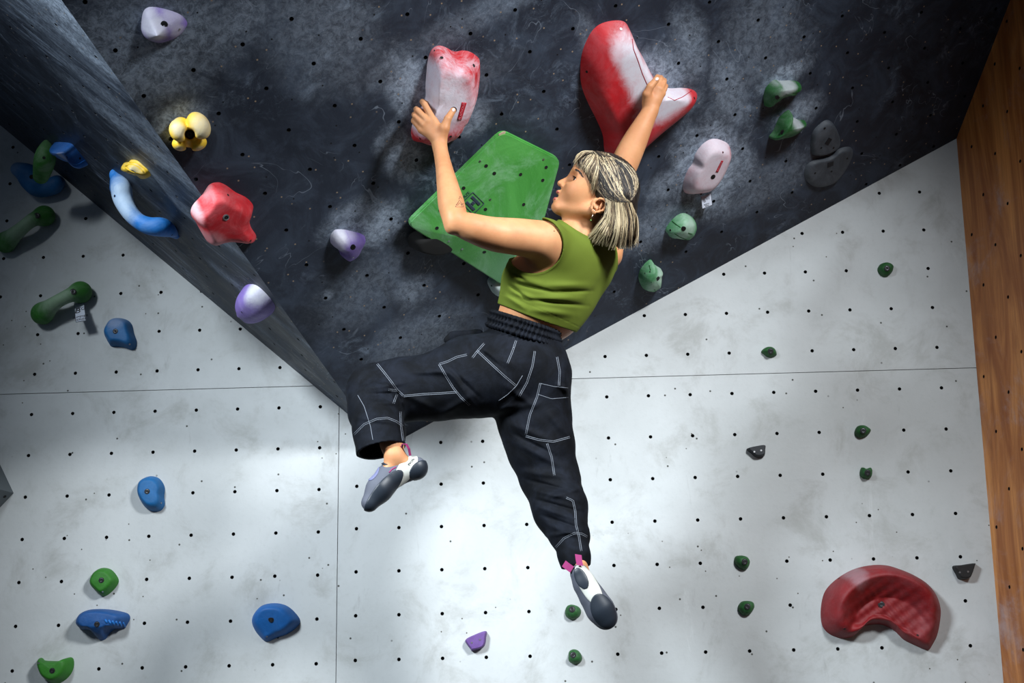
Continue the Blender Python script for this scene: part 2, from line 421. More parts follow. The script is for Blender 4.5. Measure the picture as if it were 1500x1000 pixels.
def solid_mesh(S_, h, NB=14, lip=2.3):
    """surface nets over a sparse block grid; returns verts, quads (world)"""
    prims = [(pc, pr) for op, (f, pc, pr), k in S_.it if op == 'u']
    lo = np.min([c - r for c, r in prims], 0) - .02; hi = np.max([c + r for c, r in prims], 0) + .02
    nb = np.ceil((hi - lo) / (h * NB)).astype(int)
    bs = NB * h; rad = bs * math.sqrt(3) / 2
    I = np.stack(np.meshgrid(*[np.arange(n) for n in nb], indexing='ij'), -1).reshape(-1, 3)
    C = lo + (I + .5) * bs
    dist = np.full(len(C), 1e3)
    for (c, r) in prims: dist = np.minimum(dist, np.linalg.norm(C - c, axis=1) - r)
    keepm = dist < rad + .02
    I = I[keepm]; C = C[keepm]
    d = np.concatenate([S_.ev(C[i:i + 20000]) for i in range(0, len(C), 20000)])
    m = np.abs(d) < rad * lip + .004
    I = I[m]; C = C[m]
    g = np.stack(np.meshgrid(*[np.arange(NB + 1)] * 3, indexing='ij'), -1).reshape(-1, 3)
    N = nb * NB + 2
    keys, vs, quads = [], [], []
    gid = lambda ijk: (ijk[..., 0].astype(np.int64) * N[1] + ijk[..., 1]) * N[2] + ijk[..., 2]
    edges = [((0, 0, 0), (1, 0, 0)), ((0, 1, 0), (1, 1, 0)), ((0, 0, 1), (1, 0, 1)), ((0, 1, 1), (1, 1, 1)), ((0, 0, 0), (0, 1, 0)), ((1, 0, 0), (1, 1, 0)), ((0, 0, 1), (0, 1, 1)), ((1, 0, 1), (1, 1, 1)),
             ((0, 0, 0), (0, 0, 1)), ((1, 0, 0), (1, 0, 1)), ((0, 1, 0), (0, 1, 1)), ((1, 1, 0), (1, 1, 1))]
    for bi, bc in zip(I, C):
        P = lo + (bi * NB + g) * h
        F = S_.ev(P, bc, rad).reshape(NB + 1, NB + 1, NB + 1)
        ins = F < 0
        if ins.all() or not ins.any(): continue
        cell = np.zeros((NB,) * 3, int)
        for a in (0, 1):
            for b in (0, 1):
                for c in (0, 1): cell += ins[a:a + NB, b:b + NB, c:c + NB]
        idx = np.argwhere((cell > 0) & (cell < 8))
        if len(idx):
            acc = np.zeros((len(idx), 3)); cnt = np.zeros(len(idx))
            for e0, e1 in edges:
                f0 = F[idx[:, 0] + e0[0], idx[:, 1] + e0[1], idx[:, 2] + e0[2]]; f1 = F[idx[:, 0] + e1[0], idx[:, 1] + e1[1], idx[:, 2] + e1[2]]
                mm = (f0 < 0) != (f1 < 0); t = np.where(mm, f0 / np.where(mm, f0 - f1, 1), 0)
                p = np.array(e0) + np.outer(t, np.array(e1) - np.array(e0))
                acc[mm] += p[mm]; cnt[mm] += 1
            keys.append(gid(bi * NB + idx)); vs.append(lo + (bi * NB + idx + acc / cnt[:, None]) * h)
        for ax in range(3):
            sl0 = [slice(0, NB)] * 3; sl1 = [slice(0, NB)] * 3; sl1[ax] = slice(1, NB + 1)
            a0 = ins[tuple(sl0)]; a1 = ins[tuple(sl1)]
            ed = np.argwhere(a0 != a1)
            if not len(ed): continue
            fl = a0[ed[:, 0], ed[:, 1], ed[:, 2]]
            b, c = [(1, 2), (2, 0), (0, 1)][ax]
            G = bi * NB + ed
            o0 = G.copy(); o1 = G.copy(); o1[:, b] -= 1; o2 = G.copy(); o2[:, b] -= 1; o2[:, c] -= 1; o3 = G.copy(); o3[:, c] -= 1
            q = np.stack([gid(o0), gid(o1), gid(o2), gid(o3)], 1)
            q[~fl] = q[~fl][:, ::-1]
            quads.append(q)
    keys = np.concatenate(keys); vs = np.concatenate(vs); quads = np.concatenate(quads)
    od = np.argsort(keys); keys = keys[od]; vs = vs[od]
    ix = np.searchsorted(keys, quads); ix[ix >= len(keys)] = 0
    ok = (keys[ix] == quads).all(1)
    return vs, ix[ok]
def np_obj(name, vs, qs, mat, parent=None, mw=None):
    me = bpy.data.meshes.new(name)
    if mw is not None:
        A = np.array(mw.inverted()); vs = vs @ A[:3, :3].T + A[:3, 3]
    me.vertices.add(len(vs)); me.vertices.foreach_set('co', vs.astype(np.float32).ravel())
    n = len(qs); me.loops.add(n * 4); me.polygons.add(n)
    me.loops.foreach_set('vertex_index', qs.astype(np.int32).ravel())
    me.polygons.foreach_set('loop_start', np.arange(n, dtype=np.int32) * 4)
    me.polygons.foreach_set('use_smooth', np.ones(n, bool))
    me.update(calc_edges=True); me.validate()
    me.materials.append(mat)
    o = bpy.data.objects.new(name, me)
    if mw is not None: o.matrix_world = mw
    COL.objects.link(o)
    if parent is not None:
        o.parent = parent; o.matrix_parent_inverse = parent.matrix_world.inverted()
    return o
def wnoise(P, f, seed=0):
    """cheap smooth pseudo noise -1..1"""
    r = np.random.RandomState(seed); out = 0
    for k in range(5):
        d = r.normal(size=3); d /= np.linalg.norm(d)
        out = out + np.sin(P @ d * f * (1 + .5 * k) + r.uniform(0, 6)) / (1 + .4 * k)
    return out / 3
# ---------------------------------------------------------------- climbing holds
def catmull(pts, n):
    pts = np.array(pts, float); m = len(pts); per = []
    for i in range(m):
        p0, p1, p2, p3 = pts[i - 1], pts[i], pts[(i + 1) % m], pts[(i + 2) % m]
        for t in np.linspace(0, 1, 12, endpoint=False):
            per.append(.5 * ((2 * p1) + (p2 - p0) * t + (2 * p0 - 5 * p1 + 4 * p2 - p3) * t * t + (3 * p1 - p0 - 3 * p2 + p3) * t ** 3))
    per = np.array(per); seg = np.linalg.norm(np.roll(per, -1, 0) - per, axis=1); s = np.r_[0, np.cumsum(seg)]
    u = np.linspace(0, s[-1], n, endpoint=False); cl = np.vstack([per, per[:1]])
    return np.stack([np.interp(u, s, cl[:, k]) for k in range(2)], 1)
def zp(ox, oy, s, l): return [(ox + x * s, oy + y * s) for x, y in l]

def hold_material(name, col, chalk=(), dusty=0.0, col2=None, rough=.62, bump=.25, ccol=(205, 205, 215), edge=None):
    t = NT(name)
    n = t.noise(14, 6, .7, .4); g = t.noise(120, 3, .7)
    c = t.mix(t.ramp(n, .3, .7), tuple(v * .82 for v in col), tuple(min(1, v * 1.1) for v in col))
    if col2 is not None:
        (mx, my, mr, cc) = col2
        c = t.mix(t.blob((mx, my, 0), (mr, mr, 1), t.math('MULTIPLY', t.math('SUBTRACT', n, .5), .6), 1.4), c, cc)
    wob = t.math('MULTIPLY', t.math('SUBTRACT', t.noise(16, 7, .75, .8), .5), 1.1)
    ms = []
    for (x, y, r, am) in chalk:
        rr = r if isinstance(r, tuple) else (r, r)
        ms.append(t.math('MULTIPLY', t.blob((x, y, 0), (rr[0], rr[1], 1), wob, 1.0), am))
    if ms:
        mm = t.math('MULTIPLY', t.maxs(ms), t.ramp(t.noise(34, 7, .8), .2, .6, .72, 1.0))
        c = t.mix(mm, c, srgb(*ccol))
    if dusty:
        d = t.math('MULTIPLY', t.ramp(t.noise(11, 7, .75, .7), .38, .7), dusty)
        c = t.mix(d, c, srgb(*ccol))
    t.bump(t.math('ADD', g, t.math('MULTIPLY', n, .8)), bump, .003)
    return t.out(c, rough)

class H: pass
def hold(px, plane, height, mat=None, name='climbing_hold', label='', cat='climbing hold', group=None, peak=None, prof='dome', fr=.55, noise=0.0, nf=30, feat=None, featf=None, matf=None, sub=1, seed=0, NR=14, N=72):
    px = catmull(px, N)
    area = 0.5 * np.sum(px[:, 0] * np.roll(px[:, 1], -1) - np.roll(px[:, 0], -1) * px[:, 1])
    tan = np.roll(px, -1, 0) - np.roll(px, 1, 0); tan /= np.linalg.norm(tan, axis=1)[:, None]
    nor = np.stack([tan[:, 1], -tan[:, 0]], 1) * (1 if area > 0 else -1)
    cpx = px.mean(0)
    p0 = plane.hit(*cpx)
    def projpx(p):
        q = p - CAM; z = q.dot(CF); return np.array([750 + FPX * q.dot(CR) / z, 500 - FPX * q.dot(CU) / z])
    sh = projpx(p0 + plane.n * height) - projpx(p0)
    shl = np.linalg.norm(sh) + 1e-9
    k = np.maximum(0, nor @ (sh / shl))
    base = px - nor * (k * shl * fr)[:, None]
    uv = np.array([plane.uv(plane.hit(x, y)) for x, y in base])
    c = uv.mean(0); org = plane.hit(*cpx); org = plane.o + plane.e1 * c[0] + plane.e2 * c[1]
    mw = plane.frame(org); L = uv - c
    pk = np.array([0., 0.])
    if peak is not None:
        a = projpx(org); hp = plane.hit(peak[0], peak[1], height * .8); q = plane.uv(hp); pk = np.array([q[0], q[1]]) - c
    rings = []; R_ = np.abs(L).max()
    for r in range(NR):
        t = r / (NR - 1) * .97
        if prof == 'dome': hh = math.sqrt(max(0, 1 - (1 - t) ** 2.2))
        elif prof == 'plateau': hh = min(1, (1 - (1 - min(t / .42, 1)) ** 2.4)) * (.94 + .06 * t)
        elif prof == 'slab': hh = min(1, (1 - (1 - min(t / .16, 1)) ** 2))
        elif prof == 'cone': hh = .25 * math.sqrt(1 - (1 - min(1, t * 3)) ** 2) + .75 * t ** 1.1
        rr = (1 - t)
        ctr = pk * (t ** 1.0)
        for (u, v) in L:
            x = u * rr + ctr[0]; y = v * rr + ctr[1]
            rings.append([x, y, height * hh, t])
    rings.append([pk[0], pk[1], height, 1.0])
    A = np.array(rings)
    if noise:
        P = np.c_[A[:, :2], A[:, 2] * .5] + seed
        A[:, 2] += noise * wnoise(P, nf, seed) * np.minimum(1, A[:, 3] * 5)
    loc = lambda x, y, hgt=height * .7: (lambda q: (q[0] - c[0], q[1] - c[1]))(plane.uv(plane.hit(x, y, hgt)))
    if featf is not None: feat = featf(loc)
    if feat is not None:
        for i in range(len(A)): A[i, 2] = feat(A[i, 0], A[i, 1], A[i, 2], A[i, 3])
    verts = [mw @ Vector(a[:3]) for a in A]
    # skirt to the sheet
    nv = len(verts); verts += [mw @ Vector((u, v, -.001)) for u, v in L]
    faces = []
    for j in range(N): faces.append((nv + j, nv + (j + 1) % N, (j + 1) % N, j))
    for r in range(NR - 1):
        for j in range(N):
            a = r * N + j; b = r * N + (j + 1) % N; faces.append((a, b, b + N, a + N))
    for j in range(N): faces.append(((NR - 1) * N + j, (NR - 1) * N + (j + 1) % N, nv - 1))
    ccw = 0.5 * np.sum(L[:, 0] * np.roll(L[:, 1], -1) - np.roll(L[:, 0], -1) * L[:, 1]) > 0
    if not ccw: faces = [f[::-1] for f in faces]
    loc = lambda x, y, hgt=height * .7: (lambda q: (q[0] - c[0], q[1] - c[1]))(plane.uv(plane.hit(x, y, hgt)))
    if matf: mat = matf(loc)
    o = mesh_obj(name, verts, faces, mat, mw=mw)
    if sub:
        md = o.modifiers.new('s', 'SUBSURF'); md.levels = sub; md.render_levels = sub
    tag(o, label, cat, group)
    h = H(); h.o = o; h.bvh = BVHTree.FromPolygons(verts, faces); h.mw = mw; h.plane = plane; h.loc = loc; h.verts = verts
    return h
def surf(h, x, y):
    r = ray(x, y); d = r.normalized()
    p, n, i, t = h.bvh.ray_cast(CAM, d)
    if p is None: return h.plane.hit(x, y), h.plane.n
    if n.dot(d) > 0: n = -n
    return p, n
def cyl(bm, c, n, r, hgt, seg=20, mi=0, r2=None):
    n = n.normalized(); a = n.orthogonal().normalized(); b = n.cross(a)
    r2 = r if r2 is None else r2
    lo = [bm.verts.new(c + (a * math.cos(t) + b * math.sin(t)) * r) for t in [2 * math.pi * k / seg for k in range(seg)]]
    hi = [bm.verts.new(c + n * hgt + (a * math.cos(t) + b * math.sin(t)) * r2) for t in [2 * math.pi * k / seg for k in range(seg)]]
    for k in range(seg):
        f = bm.faces.new((lo[k], lo[(k + 1) % seg], hi[(k + 1) % seg], hi[k])); f.material_index = mi
    f = bm.faces.new(hi); f.material_index = mi
    f = bm.faces.new(lo[::-1]); f.material_index = mi
    return hi
def ring_bm(bm, c, n, r0, r1, h0, seg=24, mi=0):
    n = n.normalized(); a = n.orthogonal().normalized(); b = n.cross(a); R_ = []
    for (r, hh) in ((r1, -.004), (r1, h0), ((r0 + r1) / 2, h0 * 1.3), (r0, h0), (r0, -.006)):
        R_.append([bm.verts.new(c + n * hh + (a * math.cos(t) + b * math.sin(t)) * r) for t in [2 * math.pi * k / seg for k in range(seg)]])
    for i in range(len(R_) - 1):
        for k in range(seg):
            f = bm.faces.new((R_[i][k], R_[i][(k + 1) % seg], R_[i + 1][(k + 1) % seg], R_[i + 1][k])); f.material_index = mi
def bolt(h, x, y, r=.0085, nrm=None):
    """socket-head bolt: black disc painted as counterbore shade, with a steel rim"""
    p, n = surf(h, x, y)
    if nrm is None: n = (n + h.plane.n).normalized()
    bm = bmesh.new()
    cyl(bm, p - n * .006, n, r * 1.0, .0068, mi=0)
    ring_bm(bm, p + n * .0006, n, r * .42, r * .74, .0008, mi=1)
    cyl(bm, p - n * .002, n, r * .3, .0034, seg=6, mi=0)
    o = bm_obj('bolt', bm, [mat_black, mat_bolt], parent=h.o); return o
def hole(h, x, y, r=.004, name='screw_hole', mats=None):
    p, n = surf(h, x, y); bm = bmesh.new()
    cyl(bm, p - n * .004, n, r, .0045, seg=14, mi=0)  # raised black disc painted as the shaded inside of a hole
    ring_bm(bm, p, n, r * .95, r * 1.15, .0003, seg=14, mi=1)
    return bm_obj(name, bm, [mat_black, h.o.data.materials[0]], parent=h.o)
def screw(h, x, y, r=.003):
    p, n = surf(h, x, y); bm = bmesh.new(); cyl(bm, p - n * .003, n, r, .0042, seg=12); cyl(bm, p + n * .0011, n, r * .4, .0004, seg=4)
    return bm_obj('screw', bm, mat_steel, parent=h.o)
def patch_on(h, name, corners, mat, lift=.0008, parent=None):
    """thin printed patch laid on the hold's surface between four corner pixels"""
    nu, nv = 10, 4; vs = []
    c = [np.array(p, float) for p in corners]
    for i in range(nu + 1):
        for j in range(nv + 1):
            u = i / nu; v = j / nv; p = (c[0] * (1 - u) + c[1] * u) * (1 - v) + (c[3] * (1 - u) + c[2] * u) * v
            q, n = surf(h, *p); vs.append(q + n * lift)
    vs2 = [v for v in vs]
    fs = [(i * (nv + 1) + j, (i + 1) * (nv + 1) + j, (i + 1) * (nv + 1) + j + 1, i * (nv + 1) + j + 1) for i in range(nu) for j in range(nv)]
    o = mesh_obj(name, vs, fs, mat, parent=parent or h.o)
    md = o.modifiers.new('t', 'SOLIDIFY'); md.thickness = .0008; md.offset = 0
    return o
def text_on(string, p, xdir, n, size, mat, parent, name='lettering'):
    cu = bpy.data.curves.new(name, 'FONT'); cu.body = string; cu.size = size; cu.extrude = .0003; cu.align_x = 'CENTER'; cu.align_y = 'CENTER'
    tmp = bpy.data.objects.new('tmp', cu); COL.objects.link(tmp)
    me = bpy.data.meshes.new_from_object(tmp.evaluated_get(bpy.context.evaluated_depsgraph_get())); me.name = name
    bpy.data.objects.remove(tmp); me.materials.clear(); me.materials.append(mat)
    o = bpy.data.objects.new(name, me); x = (xdir - n * xdir.dot(n)).normalized(); y = n.cross(x)
    o.matrix_world = Matrix(((x.x, y.x, n.x, p.x), (x.y, y.y, n.y, p.y), (x.z, y.z, n.z, p.z), (0, 0, 0, 1)))
    COL.objects.link(o); o.parent = parent; o.matrix_parent_inverse = parent.matrix_world.inverted(); return o

RED = srgb(184, 20, 32); BLUE = srgb(8, 98, 158); GREEN = srgb(40, 110, 26); LILAC = srgb(122, 98, 178); MINT = srgb(66, 140, 84); YEL = srgb(228, 186, 40)
GR2 = srgb(22, 92, 32)

# --- on the overhang
h = hold(zp(0, 0, 1 / 3, [(620, 110), (630, 50), (660, 30), (720, 38), (790, 62), (822, 95), (825, 125), (795, 165), (740, 190), (700, 197), (650, 180), (625, 145)]), M, .055, peak=(229, 50), prof='cone', fr=.3,
         matf=lambda L: hold_material('lilac_resin_chalked', LILAC, [(*L(225, 42), .035, .9), (*L(255, 30), .03, .55), (*L(215, 25), .03, .8), (*L(262, 48), .02, .6)], .3),
         label='lilac teardrop climbing hold with a blunt tip at the upper left of the dark overhang')
bolt(h, 240.5, 36, .0095); screw(h, 263, 43)

h = hold(zp(140, 210, .26, [(535, 385), (550, 345), (600, 290), (640, 232), (690, 218), (735, 235), (790, 275), (850, 305), (890, 350), (897, 400), (885, 450), (890, 490), (912, 530), (910, 565), (880, 580), (830, 572), (770, 570), (720, 580), (680, 590), (640, 575), (610, 530), (570, 460), (545, 420)]),
         M, .07, prof='plateau', peak=(322, 318), fr=.45, noise=.006, nf=26, seed=3,
         matf=lambda L: hold_material('red_resin', RED, [(*L(283, 310), (.02, .04), .75), (*L(300, 288), .025, .35), (*L(310, 350), .03, .35)], .12, ccol=(216, 190, 196)),
         label='big solid red wavy climbing hold at the dark edge, with a steel bolt')
p_, n_ = surf(h, 331, 318); bm = bmesh.new(); ring_bm(bm, p_, n_, .006, .0095, .002); cyl(bm, p_ - n_ * .003, n_, .006, .0035, mi=1); cyl(bm, p_, n_, .0028, .0012, seg=6, mi=1); bm_obj('bolt', bm, [mat_steel, mat_black], parent=h.o)
hole(h, 334, 285.5); hole(h, 367, 352.5)

h = hold(zp(460, 310, .09, [(260, 450), (275, 370), (330, 300), (390, 285), (500, 290), (650, 325), (780, 365), (840, 420), (845, 500), (800, 620), (740, 730), (660, 800), (580, 820), (520, 800), (450, 730), (400, 650), (330, 580), (275, 520)]),
         M, .05, prof='dome', fr=.45,
         matf=lambda L: hold_material('lilac_resin_half_chalked', LILAC, [(*L(496, 346), .035, .95), (*L(518, 341), .025, .5), (*L(495, 362), .02, .7)], .2),
         label='small lilac climbing hold shaped like a rounded triangle, alone in the middle of the overhang')
bolt(h, 517, 362, .0088); screw(h, 517.5, 377, .0022)

# red hold gripped by the left hand
def feat5(x, y, z, t): return z
px5 = zp(590, 60, .16, [(240, 130), (270, 70), (330, 40), (400, 60), (470, 98), (550, 85), (620, 100), (690, 150), (722, 200), (733, 300), (725, 420), (700, 560), (640, 720), (590, 800), (540, 880), (500, 930), (440, 955), (350, 975), (270, 985), (180, 955), (110, 930), (80, 880), (75, 820), (95, 740), (140, 660), (190, 560), (210, 500), (207, 420), (215, 300), (225, 200)])
h5 = None
def mk5():
    def mf(L):
        m = hold_material('red_resin_heavily_chalked', srgb(196, 30, 40), [(*L(650, 145), (.075, .085), .95), (*L(632, 115), (.03, .05), .85), (*L(655, 122), (.05, .03), .75), (*L(680, 150), (.035, .06), .55), (*L(615, 188), .03, .75)], .7, ccol=(224, 220, 232), bump=.35)
        return m
    def ff5(L):
        rg = [np.array(L(x, y)) for x, y in [(662, 66), (672, 88), (688, 108), (694, 130), (692, 158), (682, 184), (664, 206)]]
        def f(x, y, z, t):
            best = 9; side = 0
            for a, b in zip(rg[:-1], rg[1:]):
                ab = b - a; k = max(0, min(1, ((x - a[0]) * ab[0] + (y - a[1]) * ab[1]) / (ab @ ab))); dx, dy = x - a[0] - k * ab[0], y - a[1] - k * ab[1]; d = math.hypot(dx, dy)
                if d < best: best = d; side = ab[0] * dy - ab[1] * dx
            if side > 0:  # the rough strip beyond the crack sits lower
                return z * (1 - .22 * min(1, best / .012)) + .0022 * math.sin(x * 330 + 2 * math.sin(y * 90)) * math.sin(y * 260) * min(1, best / .01)
            return z - .010 * math.exp(-(best / .006) ** 2) * min(1, t * 6)
        return f
    h = hold(px5, M, .085, prof='plateau', peak=(650, 145), fr=.28, noise=.004, nf=40, seed=5, N=96, NR=22, matf=mf,
             label='large red climbing hold under thick chalk, gripped by the left hand', featf=ff5)
    return h
h5 = mk5()
hole(h5, 647, 84.5, .005); hole(h5, 694, 96, .0055); bolt(h5, 664, 161.5, .011); hole(h5, 615.5, 203, .004); hole(h5, 660, 200, .0045); hole(h5, 636.5, 74, .0025)
mat_redpatch = simple('red_printed_label', srgb(176, 20, 40), .5); mat_redink = simple('dark_red_lettering', srgb(226, 120, 130), .6)
pt = patch_on(h5, 'printed_label', [(676.5, 149.5), (669.5, 175.5), (675.5, 176), (683.5, 150.5)], mat_redpatch)
p_, n_ = surf(h5, 676.3, 162.5); text_on('FLATHOLD', p_ + n_ * .0018, surf(h5, 680, 150)[0] - surf(h5, 672.5, 175)[0], n_, .0105, mat_redink, pt)

# red fin gripped by the right hand
px9 = zp(820, 20, .24, [(125, 330), (135, 240), (165, 160), (200, 100), (250, 60), (320, 42), (380, 42), (415, 65), (440, 120), (475, 200), (520, 280), (560, 360), (600, 420), (660, 455), (740, 452), (810, 462), (845, 490), (848, 520), (820, 570), (740, 640), (640, 720), (560, 790), (510, 835), (460, 885), (390, 925), (320, 915), (275, 850), (262, 740), (220, 640), (165, 530), (130, 430)])
def mk9():
    def mf(L):
        return hold_material('red_resin_white_chalk_crescent', srgb(186, 16, 28), [(*L(925, 95), (.045, .10), 1.0), (*L(938, 118), (.05, .08), 1.0), (*L(972, 150), (.09, .05), .95), (*L(995, 143), (.06, .03), .9), (*L(908, 78), (.03, .05), .7)], .06, ccol=(214, 212, 222), bump=.12)
    uvA = [M.uv(M.hit(925, 55)), M.uv(M.hit(932, 85)), M.uv(M.hit(946, 120)), M.uv(M.hit(968, 144)), M.uv(M.hit(985, 146)), M.uv(M.hit(1010, 132))]
    h = hold(px9, M, .075, prof='plateau', peak=(935, 150), fr=.15, N=96, NR=20, matf=mf, sub=1,
             label='large red fin-shaped climbing hold with a broad white chalk patch, gripped by the right hand')
    return h
h9 = mk9()
hole(h9, 859.5, 105, .0045); p_, n_ = surf(h9, 909.5, 42.5); screw(h9, 909.5, 42.5, .0045); hole(h9, 1017, 143.5, .0045)
# crease running along the chalked lip
def seam_line(h, pts, r, mat, name, parent):
    pts = np.array(pts, float); d = np.r_[0, np.cumsum(np.linalg.norm(np.diff(pts, axis=0), axis=1))]
    u = np.linspace(0, d[-1], int(d[-1] / 3) + 2); q = np.stack([np.interp(u, d, pts[:, k]) for k in (0, 1)], 1)
    P = []
    for x, y in q:
        p, n = surf(h, x, y); P.append(p)
    return tube(name, P, r, mat, parent)
def tube(name, P, r, mat, parent=None, seg=6, closed=False):
    P = [Vector(p) for p in P]; n = len(P); bm = bmesh.new(); rr = r if hasattr(r, '__len__') else [r] * n
    rings = []; up = None
    for i in range(n):
        t = (P[min(i + 1, n - 1)] - P[max(i - 1, 0)]).normalized()
        if up is None: up = t.orthogonal().normalized()
        up = (up - t * up.dot(t)).normalized(); s = t.cross(up)
        rings.append([bm.verts.new(P[i] + (up * math.cos(a) + s * math.sin(a)) * rr[i]) for a in [2 * math.pi * k / seg for k in range(seg)]])
    for i in range(n - 1):
        for k in range(seg): bm.faces.new((rings[i][k], rings[i][(k + 1) % seg], rings[i + 1][(k + 1) % seg], rings[i + 1][k]))
    bm.faces.new(rings[0][::-1]); bm.faces.new(rings[-1])
    return bm_obj(name, bm, mat, parent=parent, smooth=True)
mat_crease = simple('bare_red_resin', srgb(170, 40, 56), .6)
seam_line(h9, [(926, 57), (928, 72), (935, 90), (941, 108), (948, 124)], .0013, mat_crease, 'lip_ridge', h9.o)
seam_line(h9, [(978, 142), (988, 147), (1000, 142), (1013, 133)], .0013, mat_crease, 'lip_ridge', h9.o)

h = hold(zp(900, 200, .2, [(500, 360), (510, 310), (540, 240), (575, 190), (590, 130), (640, 60), (700, 20), (760, 18), (830, 50), (865, 100), (868, 150), (840, 230), (800, 310), (750, 380), (700, 420), (640, 435), (560, 435), (510, 405)]),
         M, .05, prof='plateau', peak=(1040, 245), fr=.4, noise=.002, seed=9,
         matf=lambda L: hold_material('pink_red_resin_whitened_by_chalk', srgb(190, 50, 66), [(*L(1040, 240), (.085, .13), .93), (*L(1060, 215), .05, .9), (*L(1020, 270), .05, .75)], .55, ccol=(226, 216, 226)),
         label='oval chalk-whitened climbing hold with a red edge and a paper tag below it')
h10 = h
bolt(h, 1044.5, 259, .009); hole(h, 1059, 223, .003); hole(h, 1027, 284, .004)
pt = patch_on(h, 'printed_label', [(1056.5, 235), (1048, 252), (1051.5, 252.5), (1059.5, 235.5)], mat_redpatch)
p_, n_ = surf(h, 1053.8, 243.5); text_on('FLATHOLD', p_ + n_ * .0016, surf(h, 1058, 235.5)[0] - surf(h, 1050, 252)[0], n_, .007, mat_redink, pt)

h = hold(zp(900, 0, .2, [(1092, 700), (1110, 640), (1165, 585), (1210, 590), (1290, 588), (1350, 600), (1380, 635), (1375, 675), (1340, 705), (1280, 715), (1230, 735), (1190, 765), (1110, 787), (1095, 750)]), M, .06, prof='dome', peak=(1142, 132), fr=.5,
         matf=lambda L: hold_material('green_resin_chalked_top', GR2, [(*L(1160, 124), (.05, .02), .6), (*L(1140, 120), .02, .4)], .12), label='green comma-shaped climbing hold, the upper of the two on the right of the overhang')
bolt(h, 1139, 142.5, .008)
h = hold(zp(920, 80, .36, [(572, 335), (590, 310), (615, 255), (645, 228), (660, 226), (668, 250), (690, 263), (722, 268), (728, 285), (722, 305), (700, 325), (660, 343), (600, 350)]), M, .06, prof='dome', peak=(1152, 188), fr=.5,
         matf=lambda L: hold_material('green_resin_dusty', GR2, [(*L(1172, 178), (.03, .025), .7), (*L(1153, 168), .012, .4)], .12), label='green pointed climbing hold, the lower of the two on the right of the overhang')
bolt(h, 1147, 194, .009)

def plate(pts, label, sq, holes):
    h = hold(pts, M, .016, prof='slab', fr=.4, NR=10, noise=.0006, nf=60,
             matf=lambda L: hold_material('grey_black_resin_plate', srgb(62, 68, 76), [(*L(1205, 190), .03, .25)], .25, ccol=(120, 128, 138), bump=.15), label=label)
    p, n = surf(h, *sq[0]); q, _ = surf(h, *sq[1]); a = (q - p).normalized(); b = n.cross(a); bm = bmesh.new()
    box_bm(bm, p, a * .0125, b * .0095, n * .0012); bm_obj('bolt_pocket_shade', bm, simple('pocket_shade_blue_black', (.006, .009, .014), .5), parent=h.o)  # thin dark slab, its colour stands in for shade inside a square pocket
    for x, y in holes: hole(h, x, y, .0042)
    return h
plate(zp(920, 80, .36, [(742, 370), (748, 320), (775, 285), (810, 265), (840, 285), (862, 330), (864, 372), (835, 398), (785, 415), (750, 405)]), 'flat grey-black oval climbing plate, the upper one of the overlapping pair', [(1213.5, 207), (1218, 200)], [(1208, 188), (1203, 216.5), (1221, 216.5)])
plate(zp(920, 80, .36, [(716, 490), (725, 450), (760, 427), (820, 412), (860, 382), (900, 374), (920, 395), (910, 430), (880, 480), (840, 525), (780, 543), (740, 528)]), 'flat grey-black bean-shaped climbing plate, the lower one of the overlapping pair', [(1216.5, 240.5), (1224, 238)], [(1194, 253.5), (1218, 251), (1241, 232)])

def mint(px, label, bl, others, pk):
    h = hold(px, M, .055, prof='dome', peak=pk, fr=.55, noise=.0025, nf=70, seed=2,
             matf=lambda L: hold_material('mint_green_resin', MINT, [(*L(bl[0] + 6, bl[1] - 4), .03, .7), (*L(bl[0] - 4, bl[1] + 8), .03, .45)], .4, ccol=(186, 208, 196)), label=label)
    bolt(h, bl[0], bl[1], .0085)
    for x, y, r in others: hole(h, x, y, r)
    return h
hm = mint(zp(900, 200, .2, [(373, 680), (420, 610), (480, 565), (530, 565), (590, 610), (615, 670), (600, 740), (550, 772), (480, 765), (410, 740), (390, 710)]), 'pale mint green rounded climbing hold to the right of the hair of the climber', (1001.5, 335), [(982, 337, .004)], (1000, 333))
mg = simple('green_groove', srgb(20, 84, 30), .7)
seam_line(hm, [(985, 324), (991, 329), (997, 333)], .0018, mg, 'groove', hm.o); seam_line(hm, [(988, 342), (996, 347), (1006, 351)], .0018, mg, 'groove', hm.o); seam_line(hm, [(1008, 341), (1014, 343)], .0016, mg, 'groove', hm.o)
hm = mint(zp(920, 80, .36, [(42, 905), (55, 865), (90, 833), (110, 855), (140, 880), (143, 940), (130, 965), (95, 972), (60, 950)]), 'pale mint green pointed climbing hold just above the lower edge of the overhang', (963.5, 408), [(952, 398, .0025), (954, 413, .002), (945, 400, .002)], (955, 404))
seam_line(hm, [(951, 388), (953, 396)], .0014, mg, 'groove', hm.o); seam_line(hm, [(958, 424), (962, 426)], .0014, mg, 'groove', hm.o)

# half-hidden holds under the green volume
h = hold([(597, 352), (600, 343), (612, 337), (640, 330), (668, 345), (668, 362), (640, 372), (612, 368), (601, 362)], M, .05, prof='plateau', fr=.3, mat=simple('matte_black_resin', (.003, .003, .003), .9), label='matte black round climbing hold tucked under the lower corner of the green volume')
h = hold([(714, 414), (716, 406), (724, 402), (745, 405), (757, 415), (755, 430), (742, 436), (727, 432), (721, 428)], M, .05, prof='dome', fr=.3, noise=.003, nf=80,
         matf=lambda L: hold_material('pale_mint_resin', MINT, [(*L(722, 415), .05, .95), (*L(735, 425), .05, .8)], .6, ccol=(206, 218, 216)), label='whitish mint climbing hold peeking out between green volume and green tank top')
hole(h, 720, 418.5, .003)

